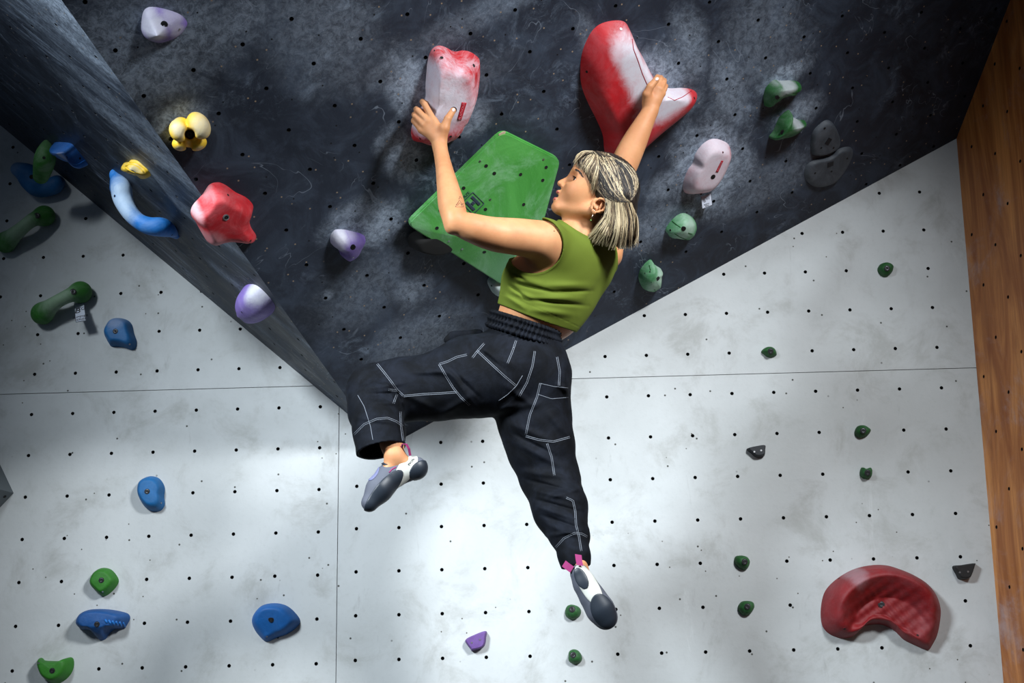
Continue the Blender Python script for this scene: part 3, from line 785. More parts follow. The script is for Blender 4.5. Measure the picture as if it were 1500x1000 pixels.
# --- green wooden volume
mgv = NT('green_textured_paint')
n1 = mgv.noise(3.5, 6, .65, .6); n2 = mgv.noise(150, 3, .6)
c = mgv.mix(mgv.ramp(n1, .35, .65), srgb(66, 148, 60), srgb(92, 176, 84))
c = mgv.mix(mgv.math('MULTIPLY', mgv.ramp(mgv.noise(6, 7, .75, .6), .46, .72), .55), c, srgb(158, 206, 170))
c = mgv.mix(mgv.math('MULTIPLY', mgv.blob((.12, -.23, 0), (.22, .10, 1), None, 1.6), .6), c, srgb(140, 196, 160))
mgv.bump(n2, .25, .002); mat_vol = mgv.out(c, .5)
A_ = (737, 192); B_ = (822, 234); C_ = (766, 437); D_ = (596, 329); E_ = (752, 366)
gb = bmesh.new()
hb = .045
def vv(p, hh): return M.hit(p[0], p[1], hh)
def round_corners(P, r, n=5):
    out = []
    for i, p in enumerate(P):
        a = (P[i - 1] - p).normalized() * r; b = (P[(i + 1) % len(P)] - p).normalized() * r
        for k in range(n):
            t = k / (n - 1); out.append(p + a * (1 - t) ** 2 + b * t ** 2)
    return out
top = round_corners([vv(A_, hb), vv(B_, hb), vv(C_, hb), vv(D_, hb)], .028)
Ev = vv(E_, hb + .030)
bot = [p - M.n * hb for p in top]
inner = [b + (sum(bot, Vector()) / len(bot) - b) * .10 for b in bot]
def bv(p): return gb.verts.new(p)
T = [bv(p) for p in top]; U = [bv(p - M.n * .018) for p in top]; I2 = [bv(p) for p in inner]; ev = bv(Ev)
for i in range(len(T)):
    j = (i + 1) % len(T)
    gb.faces.new((T[i], T[j], ev)); gb.faces.new((T[j], T[i], U[i], U[j])); gb.faces.new((U[j], U[i], I2[i], I2[j]))
gb.faces.new(I2)
bmesh.ops.recalc_face_normals(gb, faces=gb.faces[:])
bmesh.ops.bevel(gb, geom=[e for e in gb.edges if all(v in T for v in e.verts)], offset=.004, segments=2, affect='EDGES', clamp_overlap=True)
frV = M.frame(M.hit(710, 310))
vol = bm_obj('wooden_volume', gb, mat_vol, mw=frV)
tag(vol, 'green faceted wooden volume with a printed square emblem and bolt holes behind the raised arm', 'climbing volume')
vh = H(); vh.o = vol; vh.plane = M
vme = vol.data; vh.bvh = BVHTree.FromPolygons([frV @ v.co for v in vme.vertices], [tuple(p.vertices) for p in vme.polygons])
for x, y in [(712, 243), (724, 254), (762.5, 255.5), (800, 245), (795, 264), (679, 275.5), (711, 306.5), (767, 299.5), (645, 308), (640, 334), (709.5, 369)]: hole(vh, x, y, .0062, 'bolt_hole')
for x, y in [(703, 236), (796, 233.5), (718, 292), (657.5, 353), (677, 364.5)]: screw(vh, x, y, .0035)
# chipped corner
bm = bmesh.new(); p_, n_ = surf(vh, 735, 196)
bmesh.ops.create_icosphere(bm, subdivisions=2, radius=1)
random.seed(4)
for v in bm.verts: v.co = p_ + (M.e1 * v.co.x * .012 + M.e2 * v.co.y * .007) * (1 + random.uniform(-.3, .3)) + n_ * v.co.z * .0014
bm_obj('chipped_corner', bm, simple('bare_wood_filler', srgb(196, 176, 150), .8), parent=vol)
# printed emblem: square outline round a filled square with an H left open, and small lettering
mat_ink = simple('worn_black_print', srgb(44, 60, 72), .7)
def strip_on(h, a, b, wpx, name, mat, parent):
    a = np.array(a, float); b = np.array(b, float); d = (b - a) / np.linalg.norm(b - a); n = np.array([-d[1], d[0]]) * wpx / 2
    return patch_on(h, name, [a + n, b + n, b - n, a - n], mat, .0006, parent)
def qp(u, v):  # emblem square coordinates 0..1 -> pixels; corners: top (692.5,281.5), right (709,298), left (676.5,297), bottom (692.5,313.5)
    t_, r_, l_, b_ = [np.array(p, float) for p in ((692.5, 281.5), (709, 298), (676.5, 297), (693, 314))]
    return t_ * (1 - u) * (1 - v) + r_ * u * (1 - v) + l_ * (1 - u) * v + b_ * u * v
for a, b in (((0, 0), (1, 0)), ((1, 0), (1, 1)), ((1, 1), (0, 1)), ((0, 1), (0, 0))): strip_on(vh, qp(*a), qp(*b), 1.2, 'emblem', mat_ink, vol)
def rect(u0, v0, u1, v1): patch_on(vh, 'emblem', [qp(u0, v0), qp(u1, v0), qp(u1, v1), qp(u0, v1)], mat_ink, .0006, vol)
rect(.14, .14, .86, .36); rect(.14, .64, .86, .86); rect(.40, .36, .60, .64); 
p_, n_ = surf(vh, 682.5, 286); text_on('PAZE', p_ + n_ * .001, surf(vh, *qp(0, 0))[0] - surf(vh, *qp(0, 1))[0], n_, .014, mat_ink, vol)
p_, n_ = surf(vh, 686, 309.5)

# --- solids on the overhang and the flank
def fr_axes(pl): return [pl.e1, pl.e2, pl.n]
def PP(x, y, hh, pl=M): return pl.hit(x, y, hh)
def solid_hold(Sd, mat, label, mw, hh=.003, name='climbing_hold'):
    v, q = solid_mesh(Sd, hh, NB=10)
    o = np_obj(name, v, q, mat, mw=mw); tag(o, label, 'climbing hold')
    h = H(); h.o = o; h.bvh = BVHTree.FromPolygons([Vector(a) for a in v], [tuple(a) for a in q.tolist()]); return h
def cam_view(p): return (CAM - p).normalized()
mwY = M.frame(PP(277, 192, 0))
s = Solid()
s.u(rcone(PP(277, 195, 0), PP(277, 195, .02), .040, .030))
s.u(ellip(PP(262, 191, .045), [CR + CU * .25, CU - CR * .25, CF], (.026, .031, .026)), .006)
s.u(ellip(PP(291, 184, .05), [CR * .8 + CU * .5, CU * .8 - CR * .5, CF], (.030, .040, .028)), .006)
s.u(ellip(PP(265, 179, .02), [CR, CU, CF], (.020, .014, .02)), .006)
s.u(ellip(PP(264.5, 211, .03), [CR, CU, CF], (.023, .019, .024)), .006)
s.u(ellip(PP(289, 210, .03), [CR + CU * .4, CU - CR * .4, CF], (.027, .02, .024)), .006)
s.cut(rcone(PP(278, 197, .012), PP(278, 197, .12), .013, .016), .008)
s.cut(rcone(PP(276, 222, .02), PP(277, 204, .06), .008, .010), .006)
LY = lambda x, y: (lambda q: (q.x, q.y))(mwY.inverted() @ PP(x, y, .04))
hy = solid_hold(s, hold_material('yellow_resin_worn_knobs', YEL, [(*LY(293, 178), (.026, .03), .7), (*LY(259, 185), (.018, .02), .7), (*LY(262, 216), .010, .6), (*LY(292, 216), .010, .5)], .05, ccol=(176, 176, 168)), 'yellow climbing hold made of four round lobes on the dark overhang', mwY, .0022)
hy.plane = M; bm = bmesh.new(); p_ = PP(277.8, 197, .03); n_ = cam_view(p_)
cyl(bm, PP(277.8, 197, .010), n_, .0095, .014); ring_bm(bm, PP(277.8, 197, .024), n_, .004, .007, .001, mi=1); bm_obj('bolt', bm, [mat_black, mat_bolt], parent=hy.o)

# flank: blue handle
def chain(Sd, pts, rad, k=.012, flat=None, sc=1.0):
    P = np.array([[*p, r] for p, r in zip(pts, rad)], float); P = np.vstack([2 * P[0] - P[1], P, 2 * P[-1] - P[-2]]); out = []
    for i in range(len(P) - 3):
        for j in range(5):
            t = j / 5; p0, p1, p2, p3 = P[i:i + 4]
            out.append(.5 * ((2 * p1) + (p2 - p0) * t + (2 * p0 - 5 * p1 + 4 * p2 - p3) * t * t + (3 * p1 - p0 - 3 * p2 + p3) * t ** 3))
    out.append(P[-2]); pts = [Vector(o[:3]) for o in out]; rad = [float(o[3]) for o in out]; k = min(k, .005)
    for i in range(len(pts) - 1): Sd.u(rcone(pts[i], pts[i + 1], rad[i], rad[i + 1], flat, sc), k)
mwS = S.frame(PP(205, 310, 0, S))
s = Solid()
pts = [PP(170, 259, .008, S), PP(177, 274, .03, S), PP(180, 291, .055, S), PP(189, 309, .075, S), PP(202, 323, .08, S), PP(219, 331, .07, S), PP(239, 333, .04, S), PP(255, 341, .008, S)]
chain(s, pts, [.016, .031, .030, .026, .024, .027, .029, .014], .012)
s.u(rcone(PP(168, 254, .003, S), PP(174, 275, .01, S), .014, .03), .02); s.u(rcone(PP(258, 345, .004, S), PP(238, 332, .012, S), .012, .024), .02)
LS = lambda x, y, hh=.06: (lambda q: (q.x, q.y))(mwS.inverted() @ PP(x, y, hh, S))
hb_ = solid_hold(s, hold_material('blue_resin_chalked_middle', srgb(6, 110, 190), [(*LS(182, 294), (.07, .06), .85), (*LS(193, 313), (.08, .07), .95), (*LS(210, 328), (.08, .06), .9)], .12, ccol=(186, 206, 224)), 'blue curved handle climbing hold with a chalked middle on the left flank', mwS, .003)
hb_.plane = S; hole(hb_, 168, 287, .004); hole(hb_, 252, 344, .004)

def outl(pts, plane, height, label, col, chalk=(), dusty=.1, bolts=(), holes=(), screws=(), **kw):
    mk = kw.pop('mname', 'resin'); cc = kw.pop('ccol', (205, 205, 215)); br = kw.pop('br', .0095)
    h = hold(pts, plane, height, matf=lambda L: hold_material(mk, col, [(*L(a, b), r, am) for a, b, r, am in chalk], dusty, ccol=cc), label=label, **kw)
    for x, y in bolts: bolt(h, x, y, br)
    for x, y in holes: hole(h, x, y, .0042)
    for x, y in screws: screw(h, x, y, .0032)
    return h
h = outl(zp(140, 210, .26, [(145, 130), (160, 110), (185, 105), (200, 92), (235, 97), (275, 130), (300, 155), (312, 178), (300, 193), (265, 190), (220, 182), (175, 168), (150, 150)]), S, .04, 'small flat yellow climbing hold with greyed ridges on the left flank', YEL, [(196, 244, (.03, .02), .7)], .35, mname='yellow_resin_greyed', ccol=(176, 176, 160), peak=(198, 246), fr=.5, noise=.004, nf=90)
seam_line(h, [(184, 243), (192, 240), (202, 244), (210, 252)], .002, simple('bare_yellow_resin', srgb(220, 180, 30), .6), 'ridge', h.o); seam_line(h, [(190, 238), (200, 238), (210, 246), (216, 253)], .002, bpy.data.materials['bare_yellow_resin'], 'ridge', h.o)
seam_line(h, [(184, 247), (196, 252), (208, 256)], .002, bpy.data.materials['bare_yellow_resin'], 'ridge', h.o)
outl(zp(0, 130, .2, [(378, 430), (385, 405), (405, 392), (450, 390), (520, 400), (560, 440), (600, 490), (643, 550), (630, 568), (560, 550), (480, 525), (420, 495), (385, 460)]), S, .07, 'blue oval climbing hold at the top left of the flank beside the green stick', srgb(14, 96, 176), [(90, 217, (.05, .03), .45)], .1, holes=[(98, 230), (117, 232)], mname='blue_resin_oval', peak=(98, 220), fr=.4)
outl(zp(0, 330, 1 / 3, [(1042, 345), (1050, 300), (1072, 270), (1095, 258), (1130, 265), (1170, 300), (1205, 345), (1205, 375), (1170, 410), (1130, 422), (1080, 405), (1050, 375)]), S, .075, 'round lilac climbing hold, half chalk white and half purple, low on the left flank', LILAC, [(362, 435, .06, .95), (372, 428, .05, .8)], .15, holes=[(354, 457)], mname='lilac_resin_round', fr=.5)
s = Solid(); chain(s, [PP(69, 212, .01, S), PP(66, 232, .05, S), PP(60, 258, .09, S)], [.018, .036, .028], .02)
hg = solid_hold(s, hold_material('green_resin_stick', GREEN, [(0, 0, .08, .3)], .3, ccol=(160, 175, 160)), 'green stubby stick climbing hold overlapping a blue one at the left edge', S.frame(PP(66, 235, 0, S)), .003)
hg.plane = S; hole(hg, 64.5, 231, .0055)

# --- holds on the pale wall
PW = lambda x, y, hh=0.0: W.hit(x, y, hh)
s = Solid(); chain(s, [PW(26, 248, .04), PW(40, 254, .05), PW(50, 268, .05), PW(60, 275, .04), PW(78, 274, .04)], [.026, .034, .04, .034, .028], .03)
s.u(rcone(PW(44, 260, 0), PW(44, 260, .04), .04, .04), .02); s.u(rcone(PW(84, 268, 0), PW(82, 268, .05), .03, .026), .02)
hh_ = solid_hold(s, hold_material('blue_resin_lump', BLUE, [(-.08, .04, .06, .35)], .1, ccol=(150, 170, 190)), 'lumpy blue climbing hold on the pale wall at the far left, behind the green stick', W.frame(PW(50, 262)), .004)
hh_.plane = W; hole(hh_, 46.5, 259, .009)
def handle(pts, hs, rs, label, bolt_at, chalk):
    s = Solid(); P = [PW(x, y, z) for (x, y), z in zip(pts, hs)]; chain(s, P, rs, .02)
    s.u(rcone(PW(*pts[0], 0), P[0], rs[0] * .9, rs[0]), .02); s.u(rcone(PW(*pts[-1], 0), P[-1], rs[-1] * .9, rs[-1]), .02)
    c = P[len(P) // 2]; fr = W.frame(Vector((c.x, 0, c.z)))
    ch = [(*(lambda q: (q.x, q.y))(fr.inverted() @ PW(x, y, .06)), r, a) for x, y, r, a in chalk]
    h = solid_hold(s, hold_material('green_resin_handle', GREEN, ch, .2, ccol=(160, 180, 160)), label, fr, .0035); h.plane = W
    bolt(h, *bolt_at, .011); return h
handle([(8, 355), (30, 336), (48, 322), (65, 316)], [.035, .07, .075, .035], [.034, .024, .024, .034], 'green bar climbing hold, the upper of the two slanting green bars on the left', (54, 315.5), [(30, 335, .06, .6)])
handle([(62, 459), (82, 443), (103, 432), (118, 428)], [.035, .07, .07, .035], [.036, .024, .025, .036], 'green bar climbing hold with a paper tag, the lower of the two slanting green bars', (107, 427), [(85, 440, .06, .6)])

outl(zp(0, 330, 1 / 3, [(452, 385), (470, 425), (490, 407), (520, 402), (555, 412), (580, 435), (590, 475), (602, 510), (598, 538), (580, 548), (548, 538), (515, 533), (488, 532), (465, 500), (452, 465)][1:]), W, .05, 'blue rounded climbing hold with a small ear, nearest the two green bars', BLUE, [(170, 470, .03, .25)], .05, bolts=[(169, 485)], screws=[(190, 504)], mname='blue_resin', prof='plateau', fr=.3)
k_ = 500 / 1471
outl(zp(0, 660, k_, [(588, 170), (598, 128), (640, 107), (685, 118), (710, 155), (708, 195), (710, 235), (690, 260), (650, 260), (620, 240), (597, 205)]), W, .05, 'blue upright oval climbing hold with a notched lower edge, left half of the wall', BLUE, (), .03, bolts=[(215.5, 719.5)], screws=[(236, 736.5)], mname='blue_resin', prof='plateau', fr=.3)
outl(zp(0, 660, k_, [(383, 568), (395, 530), (420, 508), (447, 503), (480, 512), (505, 540), (512, 565), (490, 600), (447, 628), (405, 600)]), W, .045, 'green shield-shaped climbing hold directly above the blue winged hold', srgb(38, 116, 16), (), .03, bolts=[(148.5, 849.5)], screws=[(150.5, 866.5)], mname='green_resin', prof='plateau', fr=.3)
def featb(x, y, z, t): return z * (1.0 if y > -.02 else max(.35, 1 + (y + .02) * 14))
hj = outl(zp(0, 660, k_, [(320, 742), (335, 705), (370, 685), (420, 680), (480, 684), (545, 698), (562, 715), (555, 738), (535, 765), (500, 768), (475, 785), (455, 812), (430, 818), (405, 800), (385, 775), (345, 768)]), W, .075, 'dark blue winged climbing hold with small ridges between two green holds', srgb(6, 76, 140), (), .03, bolts=[(142, 914)], mname='blue_resin', prof='plateau', fr=.3, feat=featb)
mb = simple('blue_ridge_resin', srgb(24, 110, 190), .5)
for k in range(6): seam_line(hj, [(154 + k * 5.2, 907 + k * .9), (157 + k * 5.2, 912 + k * 1.2)], .004, mb, 'ridge', hj.o)
h = outl(zp(0, 660, k_, [(1080, 735), (1090, 700), (1125, 665), (1180, 655), (1235, 667), (1275, 700), (1295, 735), (1275, 765), (1235, 792), (1195, 805), (1155, 823), (1130, 815), (1095, 775)]), W, .07, 'large blue shell-shaped climbing hold standing alone left of the panel seam', srgb(6, 92, 164), (), .03, bolts=[(397, 907)], screws=[(391, 932)], mname='blue_resin', prof='plateau', fr=.3, feat=lambda x, y, z, t: z * (1.0 if y > .04 else max(.6, 1 + (y - .04) * 5)))
outl(zp(0, 660, k_, [(157, 915), (165, 893), (185, 893), (195, 903), (240, 905), (280, 900), (295, 889), (315, 893), (320, 920), (310, 955), (285, 985), (250, 1003), (215, 1000), (180, 975), (165, 945)]), W, .06, 'green cup-shaped climbing hold cut by the bottom edge at the lower left', srgb(38, 116, 16), (), .03, bolts=[(76.5, 982)], screws=[(57, 971)], mname='green_resin', prof='plateau', fr=.3)
k6 = .34667
outl(zp(640, 740, k6, [(119, 570), (160, 545), (207, 530), (209, 555), (198, 598), (150, 614), (142, 608)]), W, .028, 'small purple wedge foothold low in the middle of the pale wall', srgb(96, 62, 132), (), .05, screws=[(691, 941), (703, 936.5)], mname='purple_resin', prof='slab', fr=.3, N=96)
outl(zp(1060, 360, .36, [(93, 826), (130, 815), (168, 811), (170, 830), (165, 855), (132, 860), (112, 845)]), W, .026, 'small black wedge foothold alone in the right half, below the horizontal seam', srgb(20, 26, 34), (), .0, screws=[(1105, 661.5), (1115, 659.5)], mname='black_resin', prof='slab', fr=.3, N=96)
outl(zp(1160, 780, .2267, [(1036, 218), (1100, 207), (1178, 196), (1180, 210), (1160, 270), (1145, 295), (1110, 304), (1075, 300), (1058, 270)]), W, .03, 'small black wedge foothold above the big dark red crescent at the right', srgb(8, 9, 11), (), .0, screws=[(1406, 838), (1418, 837)], mname='black_resin', prof='slab', fr=.3, N=96)
# red crescent
def featk(x, y, z, t):
    r = math.hypot(x, y + .10)
    dish = max(0, min(1, (.20 - r) / .07))
    return z * (1 - .55 * dish * min(1, t * 3)) + .004 * math.sin(x * 160) * math.sin(y * 150 + x * 60) * dish
hk = outl(zp(1160, 780, .2267, [(185, 530), (195, 430), (225, 360), (300, 290), (400, 235), (520, 207), (620, 205), (700, 225), (800, 265), (890, 320), (950, 390), (980, 470), (982, 540), (965, 640), (935, 710), (885, 760), (800, 730), (720, 690), (670, 640), (600, 600), (540, 592), (480, 605), (430, 650), (390, 675), (320, 682), (250, 660), (200, 610)]), W, .12, 'huge dark red crescent-shaped climbing hold at the lower right', srgb(122, 5, 13), [(1195 + 60, 838, (.03, .05), .2)], .04, bolts=[(1291, 885)], holes=[(1237, 920.5), (1344, 930), (1229, 847)], mname='dark_red_resin', prof='plateau', fr=.35, peak=(1290, 872), feat=featk, N=120, NR=26, br=.011)
# small green footholds
k8 = .4
def foot(pts, b, label):
    outl(pts, W, .032, label, srgb(18, 84, 26), (), .06, bolts=[b], mname='green_resin_small', prof='dome', fr=.35, N=48, NR=9, br=.0105, noise=.002, nf=90, seed=int(b[0]) % 7, group='small green footholds on the pale wall')
z5 = lambda l: zp(1060, 360, .36, l); z6 = lambda l: zp(640, 740, k6, l)
foot(z5([(625, 98), (640, 72), (668, 65), (692, 78), (690, 100), (665, 127), (640, 122)]), (1299.5, 393), 'small green foothold, the highest one, near the top right of the pale wall')
foot(z5([(152, 430), (170, 412), (195, 409), (213, 422), (216, 445), (185, 455), (160, 440)]), (1129, 514), 'small green foothold with a pointed left end, on its own above the horizontal seam')
foot(z5([(532, 755), (545, 733), (570, 727), (592, 738), (602, 750), (585, 772), (555, 783), (535, 772)]), (1264.5, 630.5), 'small green foothold, the upper of the close vertical pair on the right')
foot(z5([(553, 920), (562, 900), (580, 905), (600, 900), (607, 915), (603, 938), (582, 950), (558, 940)]), (1271, 692), 'small green foothold, the lower of the close vertical pair on the right')
foot(z6([(1255, 235), (1262, 215), (1290, 210), (1315, 218), (1325, 240), (1312, 268), (1290, 272), (1265, 255)]), (1091, 822.5), 'small green foothold, the upper of the pair right of the lower shoe')
foot(z6([(1270, 435), (1285, 408), (1315, 402), (1340, 410), (1342, 435), (1320, 462), (1290, 463)]), (1095, 888), 'small green foothold, the lower of the pair right of the lower shoe')
foot(z6([(541, 450), (550, 425), (572, 418), (600, 428), (610, 448), (600, 472), (572, 484), (548, 472)]), (838, 892), 'small green foothold right beside the toe of the lower shoe')
foot(z6([(556, 635), (560, 615), (580, 607), (600, 615), (614, 640), (608, 662), (580, 671), (558, 658)]), (839.5, 959), 'small green foothold, the lowest one, beneath the lower shoe')
# grey volume poking in at the left edge
gb = bmesh.new()
pk_ = PW(21, 720, .03); vsx = [PW(-90, 600), PW(-6, 667), PW(20, 722), PW(-25, 770), PW(-90, 800)]
base = [gb.verts.new(p) for p in vsx]; ap = gb.verts.new(PW(-60, 700, .22))
for i in range(5): gb.faces.new((base[i], base[(i + 1) % 5], ap))
gb.faces.new(base[::-1]); bmesh.ops.recalc_face_normals(gb, faces=gb.faces[:])
gv = bm_obj('wooden_volume', gb, simple('dark_grey_paint', srgb(84, 92, 96), .6)); tag(gv, 'dark grey angular volume poking in at the left edge of the picture', 'climbing volume')
vg = H(); vg.o = gv; vg.plane = W; vg.bvh = BVHTree.FromPolygons([v.co.copy() for v in gv.data.vertices], [tuple(p.vertices) for p in gv.data.polygons]); hole(vg, 7, 727, .006, 'bolt_hole')

# paper tags
mat_paper = simple('white_laminated_paper', srgb(206, 212, 226), .35); mat_inkb = simple('black_print', (.01, .01, .014), .5)
def tagcard(plane, tl, tr, br_, bl_, lift, label):
    P = [plane.hit(*tl, lift * .3), plane.hit(*tr, lift * .3), plane.hit(*br_, lift), plane.hit(*bl_, lift)]
    n = (P[1] - P[0]).cross(P[3] - P[0]).normalized()
    if n.dot(CF) > 0: n = -n
    bm = bmesh.new(); t = .0006
    a = [bm.verts.new(p + n * t) for p in P]; b = [bm.verts.new(p - n * t) for p in P]
    bm.faces.new(a); bm.faces.new(b[::-1])
    for i in range(4): bm.faces.new((a[i], b[i], b[(i + 1) % 4], a[(i + 1) % 4]))
    bmesh.ops.recalc_face_normals(bm, faces=bm.faces[:])
    o = bm_obj('paper_tag', bm, mat_paper); tag(o, label, 'route tag')
    xd = (P[1] - P[0]); Wd = xd.length; c = lambda u, v: P[0] * (1 - u) * (1 - v) + P[1] * u * (1 - v) + P[3] * (1 - u) * v + P[2] * u * v
    H_ = (P[3] - P[0]).length
    text_on('B', c(.3, .44) + n * .001, xd, n, H_ * .36, mat_inkb, o); text_on('CO', c(.66, .36) + n * .001, xd, n, H_ * .2, mat_inkb, o)
    xd_ = xd.normalized(); y_ = n.cross(xd_)
    text_on('SUMMER', c(.5, .76) + n * .001, xd, n, H_ * .14, mat_inkb, o)
    text_on('SERIES', c(.5, .9) + n * .001, xd, n, H_ * .13, mat_inkb, o)
    bm = bmesh.new()
    for (u0, v0, u1, v1) in ((.0, .0, .03, 1), (.97, 0, 1, 1), (0, .98, 1, 1)):
        q = [c(u0, v0), c(u1, v0), c(u1, v1), c(u0, v1)]; bm.faces.new([bm.verts.new(p + n * .0009) for p in q])
    bm_obj('printed_border', bm, mat_inkb, parent=o)
tagcard(W, (108.5, 444), (123, 441.5), (126, 469.5), (111, 472), .075, 'white paper route tag hanging from the lower green bar hold on the left')
tagcard(M, (1026.5, 288), (1041.5, 283.5), (1043.5, 300), (1028.5, 306), .03, 'white paper route tag hanging under the whitened oval hold right of the climber')
# ---------------------------------------------------------------- the climber
HV = 0.0026
def rp(r, d): return r * d / FPX
def rc(a, b, **k):
    """round cone between (px, py, depth, radius px) points"""
    return rcone(at(*a[:3]), at(*b[:3]), rp(a[3], a[2]), rp(b[3], b[2]), **k)
def smoothchain(Sd, pts, n=5, k=.005, **kw):
    P = np.array(pts, float); P = np.vstack([2 * P[0] - P[1], P, 2 * P[-1] - P[-2]]); out = []
    for i in range(len(P) - 3):
        for j in range(n):
            t = j / n; p0, p1, p2, p3 = P[i:i + 4]
            out.append(.5 * ((2 * p1) + (p2 - p0) * t + (2 * p0 - 5 * p1 + 4 * p2 - p3) * t * t + (3 * p1 - p0 - 3 * p2 + p3) * t ** 3))
    out.append(P[-2])
    for a, b in zip(out[:-1], out[1:]): Sd.u(rc(tuple(a), tuple(b), **kw), k)
def chainp(Sd, pts, k=.01, **kw):
    for a, b in zip(pts[:-1], pts[1:]): Sd.u(rc(a, b, **kw), k)
hd = 3.70; hs = hd / FPX; HO = at(880, 285, hd)
ta = math.radians(27)
hF = (CR * -math.cos(ta) + CU * math.sin(ta)); hU = (CR * math.sin(ta) + CU * math.cos(ta)); hL = -CF
ya = math.radians(-4)   # head turned a touch towards the wall
hF, hL = (hF * math.cos(ya) + hL * math.sin(ya)).normalized(), (hL * math.cos(ya) - hF * math.sin(ya)).normalized()
hAX = [hF, hU, hL]
def HP(f, u, l): return HO + (hF * f + hU * u + hL * l) * hs
def he(f, u, l, r, ax=None): return ellip(HP(f, u, l), ax or hAX, [x * hs for x in r])
def hc(a, b, ra, rb, **k): return rcone(HP(*a), HP(*b), ra * hs, rb * hs, **k)

LSH = at(795, 356, 3.60); RSH = at(890, 374, 3.84)
tl = (LSH - RSH).normalized(); tu0 = (at(850, 350, 3.73) - at(768, 525, 3.73)).normalized()
tf = tu0.cross(tl).normalized()
if tf.dot(CR) > 0: tf = -tf
tu = tl.cross(tf).normalized()
if tu.dot(CU) < 0: tu = -tu
TAX = [tl, tu, tf]
def torso(Sd):
    Sd.u(ellip(at(815, 412, 3.74), TAX, (.138, .165, .100)))
    Sd.u(ellip(at(846, 378, 3.75), TAX, (.135, .075, .075)), .05)
    Sd.u(rcone(at(806, 364, 3.63), at(880, 376, 3.83), .044, .044), .04)
    Sd.u(rc((765, 395, 3.68, 20), (770, 452, 3.70, 24)), .04)
    Sd.u(ellip(at(764, 408, 3.76), TAX, (.05, .055, .05)), .03)
    Sd.u(rc((868, 405, 3.80, 20), (820, 465, 3.76, 26)), .04)
    Sd.u(rcone(at(788, 440, 3.73), at(770, 482, 3.73), .102, .100, flat=tf, s=.84), .05)
    return Sd
body = torso(Solid())
body.u(ellip(at(766, 530, 3.73), TAX, (.105, .10, .075)), .04)
body.u(rcone(at(840, 362, 3.72), at(856, 320, 3.72), .056, .046), .035)
body.u(rc((815, 356, 3.68, 20), (846, 342, 3.72, 20)), .03)          # trapezius
body.u(rc((880, 372, 3.80, 18), (860, 345, 3.74, 20)), .03)
# left arm
body.u(ellip(at(793, 352, 3.60), [CR * .95 - CU * .1, CU, CF], (.062, .053, .053)), .04)
smoothchain(body, [(797, 353, 3.61, 28.5), (760, 347, 3.57, 26.5), (724, 343, 3.54, 24.2), (692, 334, 3.51, 20.5), (669, 326, 3.50, 16)])
body.it[-1] = (*body.it[-1][:2], .005)
smoothchain(body, [(668, 325, 3.50, 16.3), (662, 303, 3.54, 18.8), (656.5, 276, 3.58, 15.8), (650, 243, 3.64, 11.6), (644, 214, 3.69, 10)])
body.u(rc((661, 333, 3.49, 8), (664, 318, 3.50, 12)), .02)
# left hand
chainp(body, [(644, 214, 3.69, 9.6), (641, 202, 3.70, 10.5)], .01, flat=-CF, s=.75)
LH = [((635, 176, 3.700), (622, 153, 3.715), (619, 149, 3.755), (627, 153, 3.785)),
      ((627, 178, 3.700), (612, 162, 3.712), (610, 160, 3.755), (619, 163, 3.785)),
      ((621, 183, 3.702), (608, 170, 3.716), (607, 168, 3.755), (616, 171, 3.785)),
      ((617, 190, 3.708), (606, 177.5, 3.722), (606, 176, 3.756), (613, 179, 3.780))]
for i, (m_, p_, d_, t_) in enumerate(LH):
    body.u(rc((641, 203, 3.70, 8), (*m_, 5.4), flat=-CF, s=.95), .008)
    r_ = (4.5, 4.5, 4.4, 3.8)[i]
    body.u(rc((*m_, r_ + .7), (*p_, r_)), .004); body.u(rc((*p_, r_), (*d_, r_ - .3)), .002); body.u(rc((*d_, r_ - .3), (*t_, r_ - .7)), .002)
body.u(rc((646, 204, 3.695, 9), (651, 188, 3.685, 7.6)), .010)
body.u(rc((651, 188, 3.685, 7.4), (656, 174, 3.685, 5.6)), .006)
body.u(rc((656, 174, 3.685, 5.6), (663.5, 162, 3.700, 4.6)), .003)
body.u(rc((645, 190, 3.695, 6), (638, 181, 3.70, 5)), .012)
# right arm
chainp(body, [(888, 372, 3.83, 24), (893, 340, 3.86, 23), (901, 300, 3.89, 20), (906, 264, 3.92, 17)], .006)
smoothchain(body, [(906, 264, 3.92, 17), (917, 235, 3.92, 19.3), (930, 207, 3.92, 17.3), (942, 183, 3.92, 13.6), (953, 161, 3.925, 10.6)])
chainp(body, [(953, 161, 3.925, 10.2), (956, 148, 3.93, 12.5)], .01, flat=-CF, s=.8)
RHN = [((955, 130, 3.925), (961, 117, 3.94), (963, 113, 3.97), (962, 121, 3.99)),
       ((962, 129, 3.925), (967.5, 117, 3.94), (968, 114, 3.975), (967, 122, 3.99)),
       ((967, 131, 3.925), (972.5, 121, 3.942), (973, 118, 3.975), (972, 126, 3.99)),
       ((970, 137, 3.93), (974.5, 128, 3.945), (975.5, 126, 3.975), (974, 132, 3.985))]
for i, (m_, p_, d_, t_) in enumerate(RHN):
    body.u(rc((955, 152, 3.93, 9), (*m_, 5.4), flat=-CF, s=.95), .008)
    r_ = (4.4, 4.3, 4.2, 3.7)[i]
    body.u(rc((*m_, r_ + .7), (*p_, r_)), .004); body.u(rc((*p_, r_), (*d_, r_ - .3)), .002); body.u(rc((*d_, r_ - .3), (*t_, r_ - .7)), .002)
body.u(rc((949, 150, 3.92, 8.5), (947.5, 138, 3.905, 6.4)), .010)
body.u(rc((947.5, 138, 3.905, 6.4), (952.5, 127, 3.900, 5.6)), .004)
body.u(rc((952.5, 127, 3.900, 5.6), (961, 117, 3.905, 4.6)), .002)
